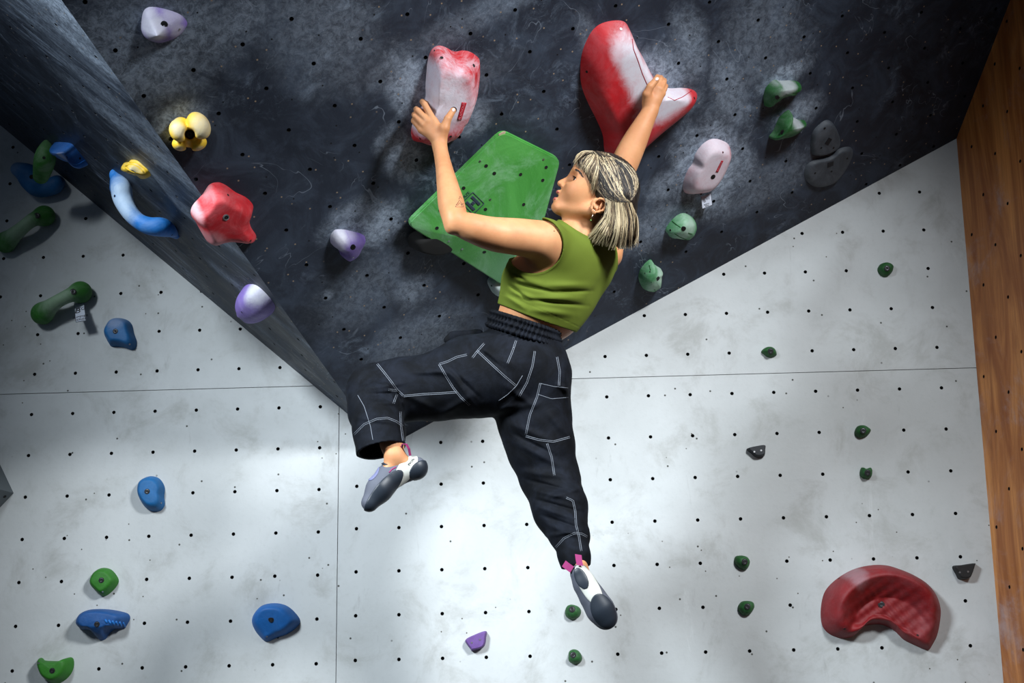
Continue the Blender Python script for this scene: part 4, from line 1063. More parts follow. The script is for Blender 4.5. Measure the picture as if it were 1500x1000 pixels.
# legs and feet (mostly inside the trousers and shoes)
chainp(body, [(735, 545, 3.70, 34), (640, 565, 3.69, 30), (540, 568, 3.68, 24), (563, 615, 3.57, 22), (574, 650, 3.48, 15), (578, 668, 3.45, 15)], .02)
chainp(body, [(578, 668, 3.45, 14), (598, 684, 3.45, 11)], .01); chainp(body, [(578, 675, 3.45, 13), (545, 728, 3.41, 8)], .01)
chainp(body, [(785, 550, 3.74, 32), (790, 620, 3.72, 32), (808, 700, 3.70, 26), (832, 765, 3.60, 22), (846, 815, 3.52, 12), (850, 832, 3.50, 11.5)], .02)
chainp(body, [(850, 832, 3.49, 10), (884, 900, 3.47, 12)], .01)
# head
body.u(he(3, 17, 0, (50, 40, 36)), .03)
body.u(he(24, -8, 0, (29, 42, 30)), .03)
for s_ in (1, -1):
    body.u(hc((2, -30, 23 * s_), (44, -44, 8 * s_), 9, 8.5), .02)
    body.u(he(31, -12, 17 * s_, (17, 17, 13)), .022)
    body.u(he(43, 12, 12 * s_, (8, 4, 13)), .012)
body.u(he(48, -45.5, 0, (9.5, 8, 12)), .012)
body.u(hc((28, -42, 0), (2, -36, 0), 8, 12), .025)
body.u(he(45, -28, 0, (11.5, 15, 15)), .016)
body.u(hc((44, 9, 0), (57.5, -8.5, 0), 4.2, 5.0), .008)
body.u(he(60, -11.8, 0, (5.0, 4.4, 5.2)), .005)
for s_ in (1, -1):
    body.u(he(53.5, -14, 6.4 * s_, (5.2, 3.9, 3.4)), .004)
    body.cut(he(57.5, -17.2, 3.4 * s_, (2.6, 2.0, 1.6)), .002)
    body.cut(he(51, 1.5, 17 * s_, (8.5, 6.5, 9)), .018)
    body.u(he(38.6, .5, 16 * s_, (8.4, 7.6, 7.8)), .005)
    body.cut(he(45.0, .2, 19.5 * s_, (8.3, 3.7, 9.5)), .0012)
body.u(he(55.9, -24.6, 0, (4.2, 3.2, 10)), .006)
body.u(he(54.0, -36.4, 0, (5.0, 3.9, 10)), .006)
body.cut(he(58, -30.8, 0, (11, 3.4, 10.2)), .002)
# ear
ed_ = 3.70 - 36.5 * hs
def er(a, b, ra, rb): return rcone(at(a[0], a[1], ed_ + (a[2] if len(a) > 2 else 0)), at(b[0], b[1], ed_ + (b[2] if len(b) > 2 else 0)), rp(ra, ed_), rp(rb, ed_))
for sgn in (0,):
    body.u(ellip(at(877, 301, ed_ + .012), [CR * .8 + CU * .6, CU * .8 - CR * .6, CF], (.020, .024, .012)), .006)
    hx = [(866.5, 305.5), (868.5, 299, .001), (873, 293.5, -.001), (879, 290.5, -.004), (885, 292, -.006), (888.3, 297, -.007), (887.5, 303, -.005), (883, 308, -.003), (876, 310.5, 0), (869, 310, .001)]
    body.cut(ellip(at(878, 299.5, ed_ - .004), [CR * .8 + CU * .6, CU * .8 - CR * .6, CF], (.0155, .017, .012)), .004)
    for a, b in zip(hx[:-1], hx[1:]): body.u(er(a, b, 1.9, 1.9), .0015)
    body.u(er((871, 299.5, -.002), (872, 304.5, -.002), 1.7, 1.9), .002)
    body.u(er((882, 297, .001), (878, 305, .001), 1.4, 1.5), .003)
    body.u(er((869, 309, .001), (871, 312, .001), 2.4, 2.2), .003)
def bpost(P, d):
    return d + .0006 * wnoise(P, 60, 3)
body.post = bpost

def skin_mat():
    t = NT('warm_tan_skin'); n = t.noise(9, 5, .6); n2 = t.noise(260, 3, .6); n3 = t.noise(30, 4, .6)
    c = t.mix(t.ramp(n, .3, .7), srgb(192, 132, 90), srgb(209, 151, 107))
    c = t.mix(t.math('MULTIPLY', t.ramp(n3, .5, .75), .22), c, srgb(196, 120, 92))
    t.bump(n2, .12, .0012)
    t.b.inputs['Subsurface Weight'].default_value = .15; t.b.inputs['Subsurface Radius'].default_value = (1, .4, .25); t.b.inputs['Subsurface Scale'].default_value = .004
    t.b.inputs['Specular IOR Level'].default_value = .32
    return t.out(c, t.ramp(n3, .3, .7, .48, .62))
mat_skin = skin_mat()
pc = at(768, 528, 3.73)
person = bpy.data.objects.new('person', None); person.location = pc; person.empty_display_size = .2; COL.objects.link(person)
bpy.context.view_layer.update()
tag(person, 'person in green tank top and black trousers hanging from two red holds, seen from behind', 'person')
bv_, bq_ = solid_mesh(body, HV, lip=3.2)
ob_body = np_obj('body', bv_, bq_, mat_skin, parent=person)
def bvh_of(v, q):
    h = H(); h.bvh = BVHTree.FromPolygons([Vector(a) for a in v], [tuple(a) for a in q.tolist()]); h.plane = M; return h
bh = bvh_of(bv_, bq_); bh.o = ob_body

# face details
mat_lip = simple('rose_lips', srgb(172, 88, 82), .4, 0, .1)
s = Solid(); s.it = [i for i in body.it if np.linalg.norm(i[1][1] - V3(HP(52, -30, 0))) < i[1][2] + .06]
lip_a = he(55, -25.2, 0, (8, 2.9, 10.5)); lip_b = he(54, -36.2, 0, (8.5, 3.4, 10.5))
def lpost(P, d): return smax(d - .0010, smin(lip_a[0](P), lip_b[0](P), .0008), .001)
s.post = lpost


v, q = solid_mesh(s, .0011, NB=8, lip=2.0); np_obj('lips', v, q, mat_lip, parent=person)
bm = bmesh.new(); box_bm(bm, HP(52.5, -28.9, 0), hF * 1.4 * hs, hU * 1.6 * hs, hL * 5.5 * hs)
bmesh.ops.bevel(bm, geom=bm.edges[:], offset=.0008, segments=2, affect='EDGES'); bm_obj('teeth', bm, simple('tooth_enamel', srgb(232, 226, 218), .25), parent=person)
def eye_mat():
    t = NT('eye_surface')
    x = t.n.new('ShaderNodeSeparateXYZ'); t.t.links.new(t.co, x.inputs[0])
    r = t.math('SQRT', t.math('ADD', t.math('MULTIPLY', x.outputs[0], x.outputs[0]), t.math('MULTIPLY', x.outputs[1], x.outputs[1])))
    c = t.mix(t.ramp(r, .0062, .0066), srgb(40, 22, 14), srgb(226, 218, 212)); c = t.mix(t.ramp(r, .0028, .0032), (0.003, .003, .003), c)
    return t.out(c, .08)
em = eye_mat()
for s_ in (1, -1):
    c_ = HP(38.2, .3, 16 * s_); bm = bmesh.new(); bmesh.ops.create_uvsphere(bm, u_segments=24, v_segments=16, radius=.0133)
    z_ = (hF * .93 + hU * -.02 + hL * .36 * s_).normalized(); x_ = hU.cross(z_).normalized(); y_ = z_.cross(x_)
    mwe = Matrix(((x_.x, y_.x, z_.x, c_.x), (x_.y, y_.y, z_.y, c_.y), (x_.z, y_.z, z_.z, c_.z), (0, 0, 0, 1)))
    me = bpy.data.meshes.new('eye'); bm.to_mesh(me); bm.free(); me.materials.append(em); me.polygons.foreach_set('use_smooth', [True] * len(me.polygons))
    o = bpy.data.objects.new('eye', me); o.matrix_world = mwe; COL.objects.link(o); o.parent = person; o.matrix_parent_inverse = person.matrix_world.inverted()
mat_lash = simple('near_black_hair', (.012, .009, .008), .6)
def strands_obj(name, strands, mat, parent, seg=4):
    """many tapered hairs, each a list of (point, radius), as one mesh"""
    vs, fs = [], []
    for st in strands:
        P = [p for p, r in st]; n = len(P); b0 = len(vs); up = None
        for i in range(n):
            t = (P[min(i + 1, n - 1)] - P[max(i - 1, 0)])
            t = t.normalized() if t.length > 1e-7 else Vector((0, 0, 1))
            if up is None: up = t.orthogonal().normalized()
            up = (up - t * up.dot(t)); up = up.normalized() if up.length > 1e-6 else t.orthogonal().normalized()
            s_ = t.cross(up)
            for k in range(seg):
                a = 2 * math.pi * k / seg; vs.append(P[i] + (up * math.cos(a) + s_ * math.sin(a)) * st[i][1])
        for i in range(n - 1):
            for k in range(seg): fs.append((b0 + i * seg + k, b0 + i * seg + (k + 1) % seg, b0 + (i + 1) * seg + (k + 1) % seg, b0 + (i + 1) * seg + k))
    return mesh_obj(name, vs, fs, mat, parent=parent)
rnd = random.Random(11)
# eyebrow and lashes
st = []
for k in range(60):
    t = k / 59; x = 842.5 + 10 * t + rnd.uniform(-.4, .4); y = 248 + 8.5 * t * t + 1.2 * t + rnd.uniform(-1.0, 1.0)
    p, n = surf(bh, x, y); p2, n2 = surf(bh, x + 2.6, y + 1.2 + rnd.uniform(-.3, .8)); st.append([(p + n * .0006, .0007), ((p + p2) / 2 + n * .0014, .0006), (p2 + n * .0008, .0003)])
strands_obj('eyebrow', st, mat_lash, person)
st = []
for k in range(26):
    t = k / 25; a = HP(46.0 - 4.5 * t ** 1.5, 3.6 - 1.0 * t, 11 + 13 * t); b = a + (hF * 2.6 + hU * (1.2) + hL * (1.8 * t)) * hs
    st.append([(a, .0007), ((a + b) / 2 - hU * .0004, .0005), (b, .0002)])
lid = [(HP(46.6 - 5.0 * t ** 1.5, 3.1 - 1.3 * (t - .4) ** 2 * 3, 10 + 15 * t), .0009) for t in [k / 12 for k in range(13)]]
st.append(lid); strands_obj('eyelashes', st, mat_lash, person)
# nails
mat_nail = simple('pale_nail', srgb(232, 196, 186), .3)
for (x, y, dx, dy) in ((664.5, 160.8, .55, -.83), (962.3, 115.6, .75, -.66)):
    p, n = surf(bh, x, y); a = (CR * dx - CU * dy); a = (a - n * a.dot(n)).normalized(); b = n.cross(a); bm = bmesh.new(); bmesh.ops.create_uvsphere(bm, u_segments=14, v_segments=8, radius=1)
    for v_ in bm.verts: v_.co = p + a * v_.co.x * .0072 + b * v_.co.y * .0052 + n * (v_.co.z * .0016)
    bm_obj('nail', bm, mat_nail, parent=person, smooth=True)
# tattoo on the forearm
mat_tat = simple('tattoo_ink', srgb(58, 44, 40), .6)
for pts in ([(667, 303), (673, 293), (680, 303), (667, 303)], [(670, 301), (674, 296), (677, 302)], [(672, 292), (674, 287), (676, 291)], [(668, 300), (671, 297)], [(675, 300), (679, 298)]):
    seam_line(bh, pts, .0006, mat_tat, 'tattoo', person)
# earring
mat_silver = simple('silver', srgb(210, 205, 195), .2, 1.0)
ep = at(868.5, 312, ed_ - .004)
tube('earring', [ep, at(868, 316, ed_ - .007), at(866, 320, ed_ - .008)], .0011, mat_silver, person)
bm = bmesh.new(); bmesh.ops.create_icosphere(bm, subdivisions=2, radius=.0026)
for v_ in bm.verts: v_.co = v_.co + at(865.5, 322.5, ed_ - .008)
bm_obj('earring_bead', bm, simple('green_bead', srgb(90, 130, 60), .3), parent=person, smooth=True)
for (x, y) in ((870, 307.5), (872, 308.5)):
    bm = bmesh.new(); bmesh.ops.create_icosphere(bm, subdivisions=2, radius=.0013)
    for v_ in bm.verts: v_.co = v_.co + at(x, y, ed_ - .006)
    bm_obj('ear_stud', bm, mat_silver, parent=person, smooth=True)

# ---- tank top
rx, ux = V3(CR), V3(CU)
camn = V3(CAM)
def topx(P):
    q = P - camn; z = q @ V3(CF); return 750 + FPX * (q @ rx) / z, 500 - FPX * (q @ ux) / z
def line_fold(x, y, ax, ay, bx, by, w_):
    """soft tuck lying between two places on the cloth (w_ px wide)"""
    dx, dy = bx - ax, by - ay; L_ = dx * dx + dy * dy; t = np.clip(((x - ax) * dx + (y - ay) * dy) / L_, 0, 1)
    dd = np.hypot(x - ax - t * dx, y - ay - t * dy); return np.exp(-(dd / w_) ** 2) * np.sin(np.pi * np.clip(t, .04, .96))
TF = [(748, 404, 800, 418, 5), (790, 418, 868, 418, 5), (742, 424, 790, 440, 4), (780, 437, 860, 437, 5), (735, 430, 775, 455, 4), (770, 452, 845, 462, 5)]
TT = [(752, 414, 815, 429, 2.6), (800, 428, 868, 426, 2.6), (742, 414, 776, 441, 2.4), (768, 438, 862, 448, 2.8), (745, 398, 772, 412, 2.4)]
top = torso(Solid())
top.u(rc((815, 356, 3.68, 20), (846, 342, 3.72, 20)), .03); top.u(rc((880, 372, 3.80, 18), (860, 345, 3.74, 20)), .03); top.u(rcone(at(840, 362, 3.72), at(850, 340, 3.72), .056, .05), .035)
top.u(ellip(at(793, 352, 3.60), [CR * .95 - CU * .1, CU, CF], (.062, .056, .055)), .03)
top_core = top
arm_c = ellip(at(779, 357, 3.56), [CR * .97 - CU * .22, CU * .97 + CR * .22, CF], (.089, .082, .20))
arm_r = ellip(at(934, 380, 3.90), [CR * .95 + CU * .3, CU * .95 - CR * .3, CF], (.085, .15, .20))
neck_c = ellip(at(862, 322, 3.72), [CR * .96 - CU * .28, CU * .96 + CR * .28, CF], (.090, .062, .12))
hem_n = (CR * -.385 - CU * .92).normalized(); hem_p = at(776, 461.5, 3.73)
hem_h = half(hem_p, hem_n)
hemn = V3(hem_n); hp_ = V3(hem_p); TUn, TLn = V3(tu), V3(tl)
def hemcurve(P):
    q = P - hp_; return q @ hemn - .006 * np.sin(q @ TLn * 14)
def tpost(P, d):
    q = P - hp_; s_ = -(q @ hemn); l_ = q @ V3(CR); dep = q @ V3(CF)
    e = np.array([f(P) for f in (arm_c[0], arm_r[0], neck_c[0])]).min(0)
    # long soft creases running across the back
    ph = s_ * 1.0 + l_ * .10 + .010 * np.sin(l_ * 22 + 1)
    env = np.exp(-((s_ - .062) / .045) ** 2) + .35 * np.exp(-((s_ - .115) / .03) ** 2)
    x, y = topx(P); a = 0; b = 0
    for f_ in TF: a = a + line_fold(x, y, *f_)
    for f_ in TT: b = b + line_fold(x, y, *f_)
    d = d - .0078 - .0058 * a + .0068 * b - .0010 * wnoise(P, 38, 5)
    d = d - .0016 * np.clip(1 - np.abs(e - .004) / .0035, 0, 1)           # bound edges
    band = np.clip(1 - np.abs(s_ - .024) / .0016, 0, 1); d = d + .0010 * band
    d = smax(d, hemcurve(P), .002)
    d = smax(d, -arm_c[0](P), .002); d = smax(d, -arm_r[0](P), .002); d = smax(d, -neck_c[0](P), .002)
    return d
top.post = tpost
v, q = solid_mesh(top, HV)
tt = NT('olive_green_jersey'); n = tt.noise(180, 3, .7); n1 = tt.noise(7, 4, .6)
tt.bump(n, .2, .001); tt.b.inputs['Specular IOR Level'].default_value = .15
mat_top = tt.out(tt.mix(n1, srgb(84, 98, 30), srgb(100, 114, 42)), .85)
np_obj('tank_top', v, q, mat_top, parent=person)

# ---- trousers
def denim(name, a, b):
    t = NT(name); n = t.noise(240, 3, .7); n1 = t.noise(11, 6, .7, .5)
    t.bump(n, .3, .001); t.b.inputs['Specular IOR Level'].default_value = .12
    return t.out(t.mix(t.ramp(n1, .35, .75), a, b), .8)
mat_pant = denim('black_canvas_highlights', srgb(9, 11, 15), srgb(24, 28, 37))  # paler mottled tone painted in as highlights on the cloth
pant = Solid()
pant.u(rcone(at(767, 484, 3.73), at(768, 528, 3.73), .106, .118, flat=tf, s=.92))
pant.u(ellip(at(738, 548, 3.69), TAX, (.115, .115, .105)), .04)
pant.u(ellip(at(788, 555, 3.72), TAX, (.088, .12, .10)), .03)
L1 = [(735, 548, 3.70, 60), (690, 552, 3.69, 57), (640, 566, 3.69, 47), (590, 571, 3.68, 44), (551, 575, 3.66, 41)]
chainp(pant, L1, .03, flat=-CF, s=.85)
L2 = [(551, 575, 3.66, 41), (551, 600, 3.60, 39), (555, 632, 3.53, 37), (560, 680, 3.44, 37)]
chainp(pant, L2, .02, flat=-CF, s=.9)
R1 = [(788, 560, 3.73, 48), (782, 612, 3.72, 53), (792, 653, 3.71, 48), (805, 698, 3.70, 42), (821, 745, 3.63, 39), (835, 785, 3.57, 27), (841, 812, 3.53, 21.5), (846, 850, 3.50, 20)]
chainp(pant, R1, .02, flat=-CF, s=.88)
pant.u(rc((700, 489, 3.76, 8), (664, 492, 3.74, 7), flat=-CF, s=.6), .006)
pant.u(rc((664, 493, 3.74, 7), (656, 498, 3.74, 6.5), flat=-CF, s=.6), .006)
cufL_p = at(556, 658, 3.47); cufL_n = ((CR * .236 - CU * .97) * .93 - CF * .36).normalized()
cufR_p = at(843, 830, 3.51); cufR_n = ((CR * .12 - CU * .99) * .93 - CF * .30).normalized()
inL = [rc((553, 612, 3.57, 31), (556, 640, 3.515, 32), flat=-CF, s=.9), rc((556, 640, 3.515, 32), (562, 700, 3.40, 32), flat=-CF, s=.9)]
inR = [rc((838, 798, 3.55, 17), (848, 880, 3.48, 17), flat=-CF, s=.88)]
kneeL = V3(at(560, 590, 3.62)); crot = V3(at(725, 590, 3.70)); cl_, cr_ = V3(at(558, 630, 3.53)), V3(at(835, 785, 3.57))
waist_n = V3((CR * .27 + CU * .96).normalized()); wp = V3(at(765, 497, 3.73))
FOLDS = [(520, 570, 600, 560, 4), (524, 588, 596, 590, 4), (560, 540, 582, 600, 4), (583, 572, 640, 600, 5), (610, 530, 690, 560, 5), (640, 520, 700, 600, 4), (690, 500, 760, 540, 6), (600, 545, 660, 545, 4),
         (715, 515, 745, 560, 5), (720, 600, 800, 590, 6), (735, 560, 790, 600, 5), (745, 620, 820, 650, 5), (750, 645, 835, 690, 5), (758, 690, 850, 700, 5), (770, 715, 855, 735, 4), (780, 740, 860, 765, 4), (795, 765, 860, 790, 4), (800, 730, 858, 712, 4),
         (700, 575, 640, 610, 6), (516, 610, 590, 620, 4), (800, 600, 832, 640, 5), (812, 560, 834, 575, 4), (800, 785, 862, 775, 3), (826, 540, 834, 600, 4)]
TUCK = [(530, 578, 596, 575, 2.6), (575, 555, 592, 605, 2.6), (655, 535, 705, 585, 2.6), (700, 510, 742, 545, 2.6), (748, 632, 815, 668, 2.6), (765, 700, 845, 722, 2.6), (775, 728, 858, 752, 2.4), (788, 752, 861, 778, 2.4), (728, 600, 770, 560, 3)]
def ppost(P, d):
    x, y = topx(P)
    a = 0
    for f_ in FOLDS: a = a + line_fold(x, y, *f_)
    b = 0
    for f_ in TUCK: b = b + line_fold(x, y, *f_)
    d = d - .0062 * a + .0065 * b - .0030 * wnoise(P, 24, 8) - .0014 * wnoise(P, 70, 9)
    low = (y > 600)
    d = np.where(low & (x < 640), smax(d, (P - V3(cufL_p)) @ V3(cufL_n), .002), d)
    d = np.where(low & (x > 760), smax(d, (P - V3(cufR_p)) @ V3(cufR_n), .002), d)
    il = np.minimum(inL[0][0](P), inL[1][0](P)); d = smax(d, -il, .002); d = smax(d, -inR[0][0](P), .002)
    d = smax(d, (P - wp) @ waist_n - .024, .004)
    return d
pant.post = ppost
v, q = solid_mesh(pant, .0032, lip=1.9)
ob_pant = np_obj('trousers', v, q, mat_pant, parent=person); ph_ = bvh_of(v, q); ph_.o = ob_pant
# waistband with gathers
wb_ = Solid(); wb_.u(rcone(at(771, 468, 3.73), at(765, 497, 3.73), .112, .119, flat=tf, s=.90))
wt = V3(at(769, 482, 3.73)); wn = V3((CR * .30 + CU * .954).normalized()); tfn = V3(tf)
def wpost(P, d):
    q = P - wt; ang = np.arctan2(q @ tfn, q @ TLn); s_ = q @ wn
    d = d - .0075 * np.abs(np.sin(ang * 26 + .7 * np.sin(s_ * 60) + .8 * np.sin(ang * 9))) - .0026 * np.clip(np.cos(s_ * 2 * math.pi / .019), -.6, 1) + .0035
    d = smax(d, np.abs(s_) - .0275, .004)
    c_ = rcone(at(775, 440, 3.73), at(768, 505, 3.73), .102, .106, flat=tf, s=.88)
    return smax(d, -c_[0](P), .001)
wb_.post = wpost
v, q = solid_mesh(wb_, HV); np_obj('waistband', v, q, mat_pant, parent=person)
# light top stitching
mat_st = simple('ecru_stitching_thread', srgb(128, 134, 144), .8)
def zq(l): return zp(480, 440, .26667, l)
lines = [zq([(272, 348), (310, 395), (345, 440), (380, 490), (418, 525)]), zq([(418, 525), (520, 515), (620, 510), (712, 503)]), zq([(612, 350), (650, 415), (690, 480), (730, 530), (780, 575)]), zq([(612, 350), (660, 335), (710, 310), (765, 298)]),
         zq([(820, 275), (900, 350), (970, 415), (1036, 470)]), zq([(1070, 412), (1036, 470), (990, 515), (940, 550)]), zq([(860, 236), (825, 275), (795, 315)]), zq([(1035, 220), (1015, 280), (988, 345)]), zq([(1138, 278), (1125, 360), (1095, 450), (1050, 530)]),
         zq([(1260, 310), (1275, 390), (1270, 475)]), zq([(1168, 455), (1150, 530), (1110, 630), (1088, 740)]), zq([(1155, 515), (1230, 540), (1320, 532)]), zq([(1088, 745), (1160, 765), (1240, 775), (1330, 750)]), zq([(1168, 455), (1240, 472), (1320, 480)]),
         zq([(1205, 785), (1230, 860), (1245, 960)]), zq([(335, 490), (380, 495)]), zq([(380, 515), (362, 565)]), zq([(145, 735), (200, 680), (270, 650), (330, 645), (380, 665), (412, 690)]), zq([(400, 610), (402, 680), (415, 770)]), zq([(165, 520), (200, 580), (235, 690), (248, 765)]),
         zp(780, 720, .22, [(225, 40), (270, 60), (285, 130), (290, 220), (310, 300), (325, 395)]), zp(780, 720, .22, [(155, 370), (210, 310), (280, 275), (330, 280), (365, 300)])]
thin = {5, 11, 19, 13}
for i, l in enumerate(lines):
    for off in ((0,) if i in thin else (-1.1, 1.1)):
        l2 = []
        for k in range(len(l)):
            a = l[max(k - 1, 0)]; b = l[min(k + 1, len(l) - 1)]; dx, dy = b[0] - a[0], b[1] - a[1]; L_ = math.hypot(dx, dy) + 1e-6
            l2.append((l[k][0] - dy / L_ * off, l[k][1] + dx / L_ * off))
        seam_line(ph_, l2, .00065, mat_st, 'stitching', ob_pant)

# ---- climbing shoes
mat_up = simple('grey_suede', srgb(88, 92, 104), .75); mat_rub = simple('dark_slate_rubber', srgb(38, 46, 56), .45); mat_wh = simple('off_white_rubber_band', srgb(206, 208, 200), .5); mat_mag = simple('magenta_webbing', srgb(150, 40, 104), .7); mat_lil = simple('lilac_grey_mesh', srgb(112, 116, 150), .8)
def shoe(chain_pts, parts, opening, label_axis, flat, s_=.9):
    base = Solid(); chainp(base, chain_pts, .014, flat=flat, s=s_)
    for c in opening: base.cut(c, .004)
    v, q = solid_mesh(base, .0022, NB=10); o = np_obj('shoe', v, q, mat_up, parent=person)
    for nm, keep, off, m in parts:
        p = Solid(); chainp(p, chain_pts, .014, flat=flat, s=s_)
        def post(P, d, keep=keep, off=off):
            r = np.full(len(P), 1.0)
            for kf in keep: r = smin(r, kf[0](P), .004)
            return smax(d - off, r, .0012)
        p.post = post; v, q = solid_mesh(p, .0019, NB=10, lip=2.2); np_obj(nm, v, q, m, parent=o)
    return o
def pe(x, y, d, rx_, ry_, rd, ang=0):
    a = math.radians(ang); ax = CR * math.cos(a) + CU * math.sin(a); ay = CU * math.cos(a) - CR * math.sin(a)
    return ellip(at(x, y, d), [ax, ay, CF], (rp(rx_, d), rp(ry_, d), rd))
ls = shoe([(609, 685, 3.46, 16.5), (590, 688, 3.455, 17.5), (572, 697, 3.445, 18.5), (555, 716, 3.42, 17.5), (541, 736, 3.40, 12)],
          [('heel_band', [pe(594, 688, 3.40, 13, 34, .09, -28)], .0014, mat_wh), ('heel_cup', [pe(618, 692, 3.42, 20, 17, .08, 40)], .0028, mat_rub),
           ('sole', [pe(563, 722, 3.39, 46, 15.5, .06, 52)], .0028, mat_rub), ('strap', [pe(566, 676, 3.42, 14, 5, .08, 8)], .0035, mat_rub), ('mesh_tongue', [pe(547, 692, 3.44, 8, 13, .06, -28)], .0018, mat_lil)],
          [rc((573, 640, 3.49, 15), (577, 672, 3.45, 14.5))], None, -CF)
lsv = H(); dg = bpy.context.evaluated_depsgraph_get()
def bvh_children(o):
    vs, fs = [], []
    for ob in [o] + [c for c in COL.objects if c.parent == o]:
        mw_ = ob.matrix_world if ob.parent is None else (ob.parent.matrix_world if False else ob.matrix_world)
        b = len(vs); vs += [v.co.copy() for v in ob.data.vertices]; fs += [tuple(b + i for i in p.vertices) for p in ob.data.polygons]
    h = H(); h.bvh = BVHTree.FromPolygons(vs, fs); h.plane = M; h.o = o; return h
lh_ = bvh_children(ls)
p_, n_ = surf(lh_, 602, 676); text_on('evolv', p_ + n_ * .0008, surf(lh_, 607, 671)[0] - surf(lh_, 597, 682)[0], n_, .013, simple('black_shoe_print', (.01, .01, .01), .5), ls)
seam_line(lh_, [(570, 692), (574, 687), (580, 684)], .0018, mat_mag, 'accent_stripe', ls)
def ribbon(name, P, w_, wid, mat, parent):
    bm = bmesh.new(); rows = []
    for p in P: rows.append([bm.verts.new(p - wid * w_ / 2), bm.verts.new(p + wid * w_ / 2)])
    for a, b in zip(rows[:-1], rows[1:]): bm.faces.new((a[0], a[1], b[1], b[0]))
    o = bm_obj(name, bm, mat, parent=parent); md = o.modifiers.new('t', 'SOLIDIFY'); md.thickness = .0014; md.offset = 0; return o
ribbon('pull_loop', [at(590, 667, 3.455), at(588, 657, 3.45), at(590, 650, 3.445), at(595, 650, 3.44), at(599, 657, 3.44), at(601, 667, 3.45)], .011, (CF * .9 + CR * .4).normalized(), mat_mag, ls)
rs = shoe([(849, 840, 3.475, 14), (857, 856, 3.47, 15.5), (868, 874, 3.465, 17.5), (879, 892, 3.46, 19.5), (887, 904, 3.46, 18)],
          [('heel_band', [pe(862, 856, 3.42, 15, 38, .075, 30)], .0014, mat_wh), ('heel_cup', [pe(851, 848, 3.41, 12.5, 22, .06, 26)], .0030, mat_rub),
           ('sole', [pe(886, 899, 3.41, 19.5, 31, .07, 24)], .0030, mat_rub)],
          [rc((847, 800, 3.52, 12), (850, 828, 3.50, 11))], None, -CF, .85)
ribbon('pull_tab', [at(849.5, 828, 3.455), at(848, 820, 3.46), at(847, 812, 3.465)], .018, (CR * .98 - CU * .15).normalized(), mat_mag, rs)
ribbon('pull_tab', [at(838, 834, 3.46), at(831, 829, 3.465), at(826, 825, 3.47)], .019, (CR * .5 + CU * .8).normalized(), mat_mag, rs)

# ---- hair
hb2 = Solid()
hb2.u(he(2, 19, 0, (53, 43.5, 40.5)))
hb2.u(rc((905, 290, 3.67, 30), (906, 330, 3.67, 26), flat=-CF, s=1.15), .02)
hb2.u(rc((884, 312, 3.65, 16), (876, 338, 3.65, 14)), .02)
hb2.u(rc((900, 335, 3.67, 24), (912, 346, 3.68, 19), flat=-CF, s=1.1), .02)
fl_p, fl_n = at(857, 263, 3.7), (CR * -.907 - CU * .42).normalized()
ear_cut = ellip(at(874, 303, ed_ - .01), [CR * .85 + CU * .5, CU * .85 - CR * .5, CF], (.030, .028, .05))
neck_cut = ellip(at(846, 318, 3.64), [CR, CU, CF], (.040, .055, .10))
def hpost(P, d):
    q = P - V3(HO); cc = np.arctan2(q @ V3(hF), q @ V3(hU)); l_ = q @ rx
    d = d + .0010 * np.abs(np.sin(l_ * 300 + 3 * np.sin((q @ ux) * 25)))
    d = smax(d, (P - V3(fl_p)) @ V3(fl_n), .006)
    d = smax(d, -ear_cut[0](P), .004); d = smax(d, -neck_cut[0](P), .006)
    return d
hb2.post = hpost
v, q = solid_mesh(hb2, .0026, lip=1.9)
th = NT('dark_brown_hair_with_ash_streaks'); nn = th.noise(60, 5, .7, .2, stretch=(1.6, 1, .35))
mat_hair = th.out(th.mix(th.ramp(nn, .5, .7), srgb(20, 16, 14), srgb(60, 50, 42)), .45)
ob_hair = np_obj('hair', v, q, mat_hair, parent=person); hh2 = bvh_of(v, q); hh2.o = ob_hair
def lerp_guides(G, u):
    n = len(G) - 1; i = min(int(u * n), n - 1); t = u * n - i; m_ = max(len(g) for g in G)
    return [((1 - t) * np.array(a) + t * np.array(b)) for a, b in zip(G[i], G[i + 1])]
def spline(P, n):
    P = [np.array(p, float) for p in P]; P = [2 * P[0] - P[1]] + P + [2 * P[-1] - P[-2]]; out = []
    m_ = len(P) - 3
    for k in range(n):
        u = k / (n - 1) * m_; i = min(int(u), m_ - 1); t = u - i; p0, p1, p2, p3 = P[i:i + 4]
        out.append(.5 * ((2 * p1) + (p2 - p0) * t + (2 * p0 - 5 * p1 + 4 * p2 - p3) * t * t + (3 * p1 - p0 - 3 * p2 + p3) * t ** 3))
    return out
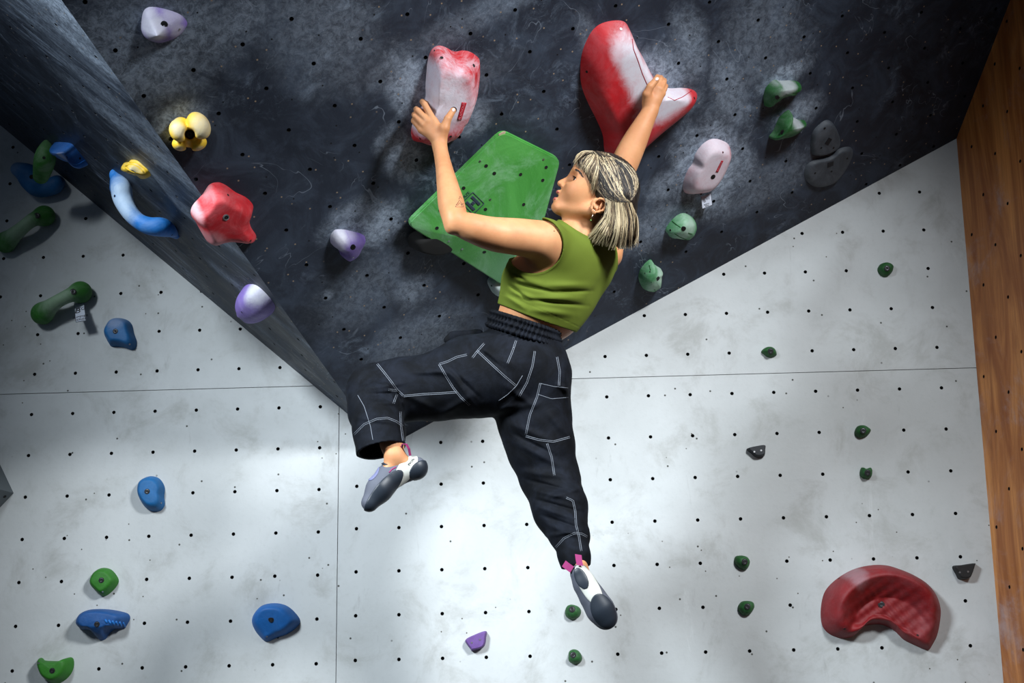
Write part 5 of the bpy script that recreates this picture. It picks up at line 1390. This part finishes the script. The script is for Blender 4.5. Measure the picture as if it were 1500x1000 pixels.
fams = {
 'A': ([[(897, 231), (922, 243), (934, 262), (933, 280), (925, 292)], [(886, 224), (912, 240), (926, 262), (928, 282), (924, 293)], [(874, 221), (898, 243), (912, 268), (918, 286), (923, 294)], [(866, 223), (886, 252), (900, 278), (911, 290), (922, 295)], [(864, 227), (876, 262), (889, 284), (904, 294), (921, 296)], [(868, 228), (872, 262), (884, 286), (896, 296)]], 620, .00085, .003),
 'B': ([[(868, 221), (853, 222), (845, 228), (842, 239)], [(870, 222), (858, 225), (850, 234), (847, 244)], [(872, 222), (866, 229), (858, 239), (855, 250)], [(873, 223), (872, 236), (866, 249), (864, 262)], [(874, 223), (877, 246), (874, 266), (870, 286)]], 420, .00075, .0035),
 'C': ([[(872, 223), (872, 250), (872, 272), (886, 290)], [(876, 223), (884, 250), (886, 275), (890, 294)], [(884, 224), (896, 250), (900, 275), (900, 296)], [(892, 225), (908, 250), (912, 275), (914, 296)]], 260, .0009, .003),
 'D': ([[(887, 290), (886, 312), (874, 330), (862, 349)], [(891, 293), (891, 318), (880, 338), (872, 356)], [(897, 296), (897, 322), (891, 345), (886, 362)], [(907, 297), (909, 325), (906, 348), (903, 365)], [(917, 297), (922, 322), (921, 346), (918, 366)], [(925, 297), (933, 318), (935, 340), (931, 360)]], 760, .00095, .004)}
cols = {'ash': [], 'blond': [], 'dark': []}
for nm, (G, cnt, rad_, lift) in fams.items():
    for k in range(cnt):
        NC = max(12, cnt // 9); cid = rnd.randrange(NC); u = min(.999, max(0, (cid + .5 + rnd.gauss(0, .42)) / NC)); P = lerp_guides(G, u)
        hsh = random.Random(cid * 7 + ord(nm)).random()
        P = [p + np.array([rnd.uniform(-1.3, 1.3), rnd.uniform(-1.3, 1.3)]) * (1 if i else .5) for i, p in enumerate(P)]
        if nm in 'BD':
            if nm == 'D': P[-1] = P[-1] + np.array([(hsh - .5) * 8 + rnd.uniform(-2, 3) + 3 * max(0, u - .8) * 5, -(hsh * 5) + rnd.uniform(-6, 3)])
            else: P[-1] = P[-1] + np.array([rnd.uniform(-3, 3), rnd.uniform(-5, 3)])
        Q = spline(P, 13); st = []; ld = None; lf = rnd.uniform(.0004, lift)
        for i, (x, y) in enumerate(Q):
            r_ = ray(x, y); d_ = r_.normalized(); hp, hn, _, _ = hh2.bvh.ray_cast(CAM, d_)
            z = (hp - CAM).dot(CF) if hp is not None and (hp - CAM).dot(CF) < 3.80 else None
            bp, bn, _, _ = bh.bvh.ray_cast(CAM, d_)
            zb = (bp - CAM).dot(CF) if bp is not None and (bp - CAM).dot(CF) < 3.80 else None
            if z is None: z = zb
            elif zb is not None: z = min(z, zb)
            if z is None: z = ld if ld is not None else 3.67
            if ld is not None: z = min(z, ld + .006)
            ld = z; t = i / 12
            st.append((CAM + r_ * (z - .001 - lf - (.004 * math.sin(t * 3) if nm == 'B' else 0)), rad_ * rnd.uniform(.8, 1.2) * (1 - .75 * max(0, t - .6) / .4) * (1 - .5 * max(0, .15 - t) / .15)))
        c_ = .65 * hsh + .35 * rnd.random(); br_ = 0
        if nm == 'A': key = 'blond' if c_ < .22 else ('ash' if c_ < .36 else 'dark')
        elif nm == 'D': key = 'blond' if c_ < .46 else ('ash' if c_ < .66 else 'dark')
        else: key = 'blond' if c_ < .32 else ('ash' if c_ < .62 else 'dark')
        cols[key].append(st)
mh = {'blond': simple('blond_hair', srgb(204, 186, 150), .42), 'ash': simple('ash_brown_hair', srgb(112, 94, 72), .5), 'dark': simple('dark_hair', srgb(26, 19, 15), .6)}
for kx, sl in cols.items(): strands_obj(kx + '_strands', sl, mh[kx], ob_hair, 5)
# hair tie
tp = at(924.5, 295, 3.655); tube('hair_tie', [tp + (CU * math.cos(a) * .0085 + CF * math.sin(a) * .011 + CR * .004 * math.cos(a)) for a in [k * math.pi / 8 for k in range(17)]], .0035, mat_black, ob_hair, seg=8)
